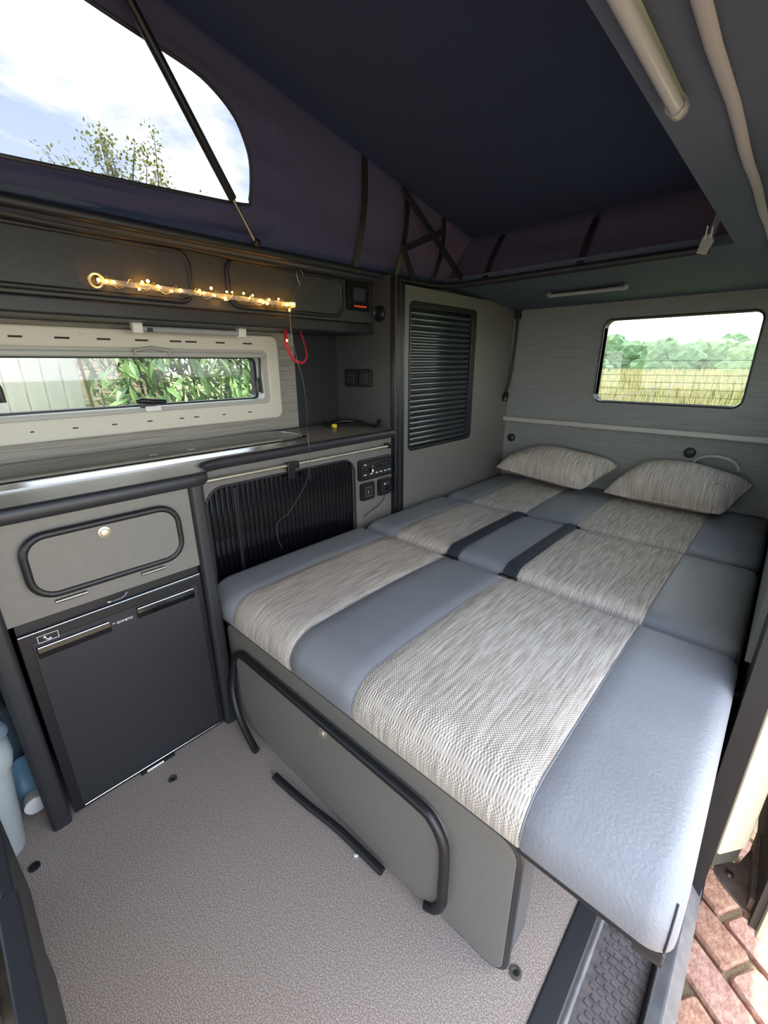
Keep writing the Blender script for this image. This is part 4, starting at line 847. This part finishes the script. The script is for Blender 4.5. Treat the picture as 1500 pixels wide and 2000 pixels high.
# tree whose top shows through the canvas window
tr = thing('garden_tree', 'thin-leaved yellow-green tree top rising behind the canvas window', 'tree', (-6.2, 2.3, GZ))
obj('trunk', tube([(-6.2, 2.3, GZ-.06), (-6.15, 2.3, 1.2), (-6.2, 2.35, 2.2)], [.09, .07, .05], 8), 'bark', tr, smooth=True)
tips = []
for i in range(34):
    a = random.uniform(-1.35, 1.35); l = random.uniform(.75, 1.25); s = V(-6.2, 2.35, 2.1); e = s+V(random.uniform(-.25, .25), math.sin(a)*1.0*l, .35+math.cos(a)*.95*l)
    mid = (s+e)/2+V(random.uniform(-.1, .1), random.uniform(-.1, .1), .05); P_ = smooth_path([s, mid, e], 5); tips.append(P_)
    obj('branch', tube(P_, [.013-.011*j/(len(P_)-1) for j in range(len(P_))], 5), 'bark', tr)
b = Bag()
for P_ in tips:
    for j in range(130):
        c = P_[random.randint(4, len(P_)-1)]+V(random.gauss(0, .05), random.gauss(0, .06), random.gauss(0, .06)); d = V(random.uniform(-1, 1), random.uniform(-1, 1), random.uniform(-1, 1)).normalized()*.045; s = d.cross(V(.3, .2, 1)).normalized()*.016
        b.add([tuple(c), tuple(c+d*.5+s), tuple(c+d), tuple(c+d*.5-s)], [(0, 1, 2, 3)])
k = obj('foliage', b, 'canopy_leaf', tr); k['kind'] = 'stuff'
# field of reeds and trees behind the rear window
random.seed(5)
for nm, mt, n, h in (('reed_field', 'reed', 9000, 1.15), ('dry_reeds', 'reed_pale', 6000, 1.3)):
    b = Bag()
    for i in range(n):
        y = 5.5+(random.random()**1.6)*36; x = random.uniform(-.42, .02)*y-.3+random.uniform(-1.5, 1.5); hh = h*random.uniform(.6, 1); lx = random.gauss(0, .14); wd_ = .010+.0011*y
        b.add([(x-wd_, y, GZ-.1), (x+wd_, y, GZ-.1), (x+lx*.5+wd_*.7, y, GZ+hh*.6), (x+lx, y+random.gauss(0, .1), GZ+hh), (x+lx*.5-wd_*.7, y, GZ+hh*.6)], [(0, 1, 2, 3, 4)])
    if mt == 'reed': rf = tag(obj(nm, b, mt), 'green and pale dry reeds filling the field behind the van', 'reeds'); rf['kind'] = 'stuff'
    else: k = obj(nm, b, mt, rf); k['kind'] = 'stuff'
def far_tree(x, y, rx, h, mt, lab):
    t = thing('field_tree', lab, 'tree', (x, y, GZ-.1), 'trees beyond the field'); b = Bag(); rnd = random.Random(int(x*10)+77)
    for q in range(9):
        cx2, cz2, r = x+rnd.uniform(-.7, .7)*rx, GZ+h*rnd.uniform(.2, .7), rx*rnd.uniform(.45, .62)
        if q == 0: cx2, cz2 = x, GZ+h-r*.8
        if q in (1, 2): cx2, cz2, r = x+(q-1.5)*rx*.9, GZ+.2*h, rx*.7
        bm = bmesh.new(); bmesh.ops.create_icosphere(bm, subdivisions=3, radius=1)
        vs = []
        for v in bm.verts:
            n_ = v.co.normalized(); s = 1+.16*math.sin(n_.x*9+q)*math.sin(n_.z*8+x)+.10*rnd.uniform(-1, 1); vs.append((cx2+n_.x*r*s, y+n_.y*r*s*.8, max(cz2+n_.z*r*.72*s, GZ+.1)))
        b.add(vs, [tuple(v.index for v in f.verts) for f in bm.faces]); bm.free()
    obj('crown', b, mt, t); obj('trunk', tube([(x, y, GZ-.1), (x, y, GZ+h*.5)], rx*.09, 8), 'bark', t)
TREES = ((-20.5, 4.3, 3.0, 'tree_far', 'broad dark tree beyond the field beside the window edge by the wardrobe'), (-17.6, 4.9, 2.9, 'tree_far', 'tall round-topped tree beyond the field, highest of the tree line'), (-14.6, 4.0, 3.0, 'tree_far_b', 'low pale tree between the tallest tree and the field hedge'), (-11.6, 4.15, 3.0, 'tree_far', 'wide dark tree in the middle of the field hedge'), (-8.7, 4.0, 2.8, 'tree_far_b', 'pale flat-topped tree in the field hedge'), (-6.2, 4.6, 2.4, 'tree_far', 'dark domed tree standing above its pale hedge neighbours'), (-3.4, 3.7, 2.9, 'tree_far_b', 'lowest pale tree at the end of the field hedge'), (-0.4, 4.0, 2.9, 'tree_far', 'dark tree past the end of the field hedge'))
for i, (x, h, rx, mt, lab) in enumerate(TREES): far_tree(x, 58+(i % 3)*2.2, rx, h, mt, lab)
# bent wire and orange marker close behind the rear window
tag(obj('field_wire', tube(smooth_path([(-1.55, 5.0, .70), (-1.35, 5.0, .75), (-1.0, 5.0, .88), (-.9, 5.0, .90), (-.7, 5.0, .90)]), .003, 6), 'pale_strip'), 'bent pale wire across the reeds', 'wire')
for x, l in ((-1.05, 'thin pale stake under the sloping stretch of the bent wire'), (-.9, 'thin pale stake under the level stretch of the bent wire')): tag(obj('wire_stake', tube([(x, 5.0, GZ-.1), (x, 5.0, .89)], .003, 6), 'pale_strip'), l, 'stake', 'wire stakes')
tag(obj('orange_marker', lathe((-.70, 4.6, .55), 'z', [(.10, -1.06), (.10, .10), (.08, .155), (.02, .175)], 14), 'orange', smooth=True), 'orange rounded post top just behind the rear window', 'post')

for ob in list(bpy.data.objects):
    if '_o' in ob: del ob['_o']
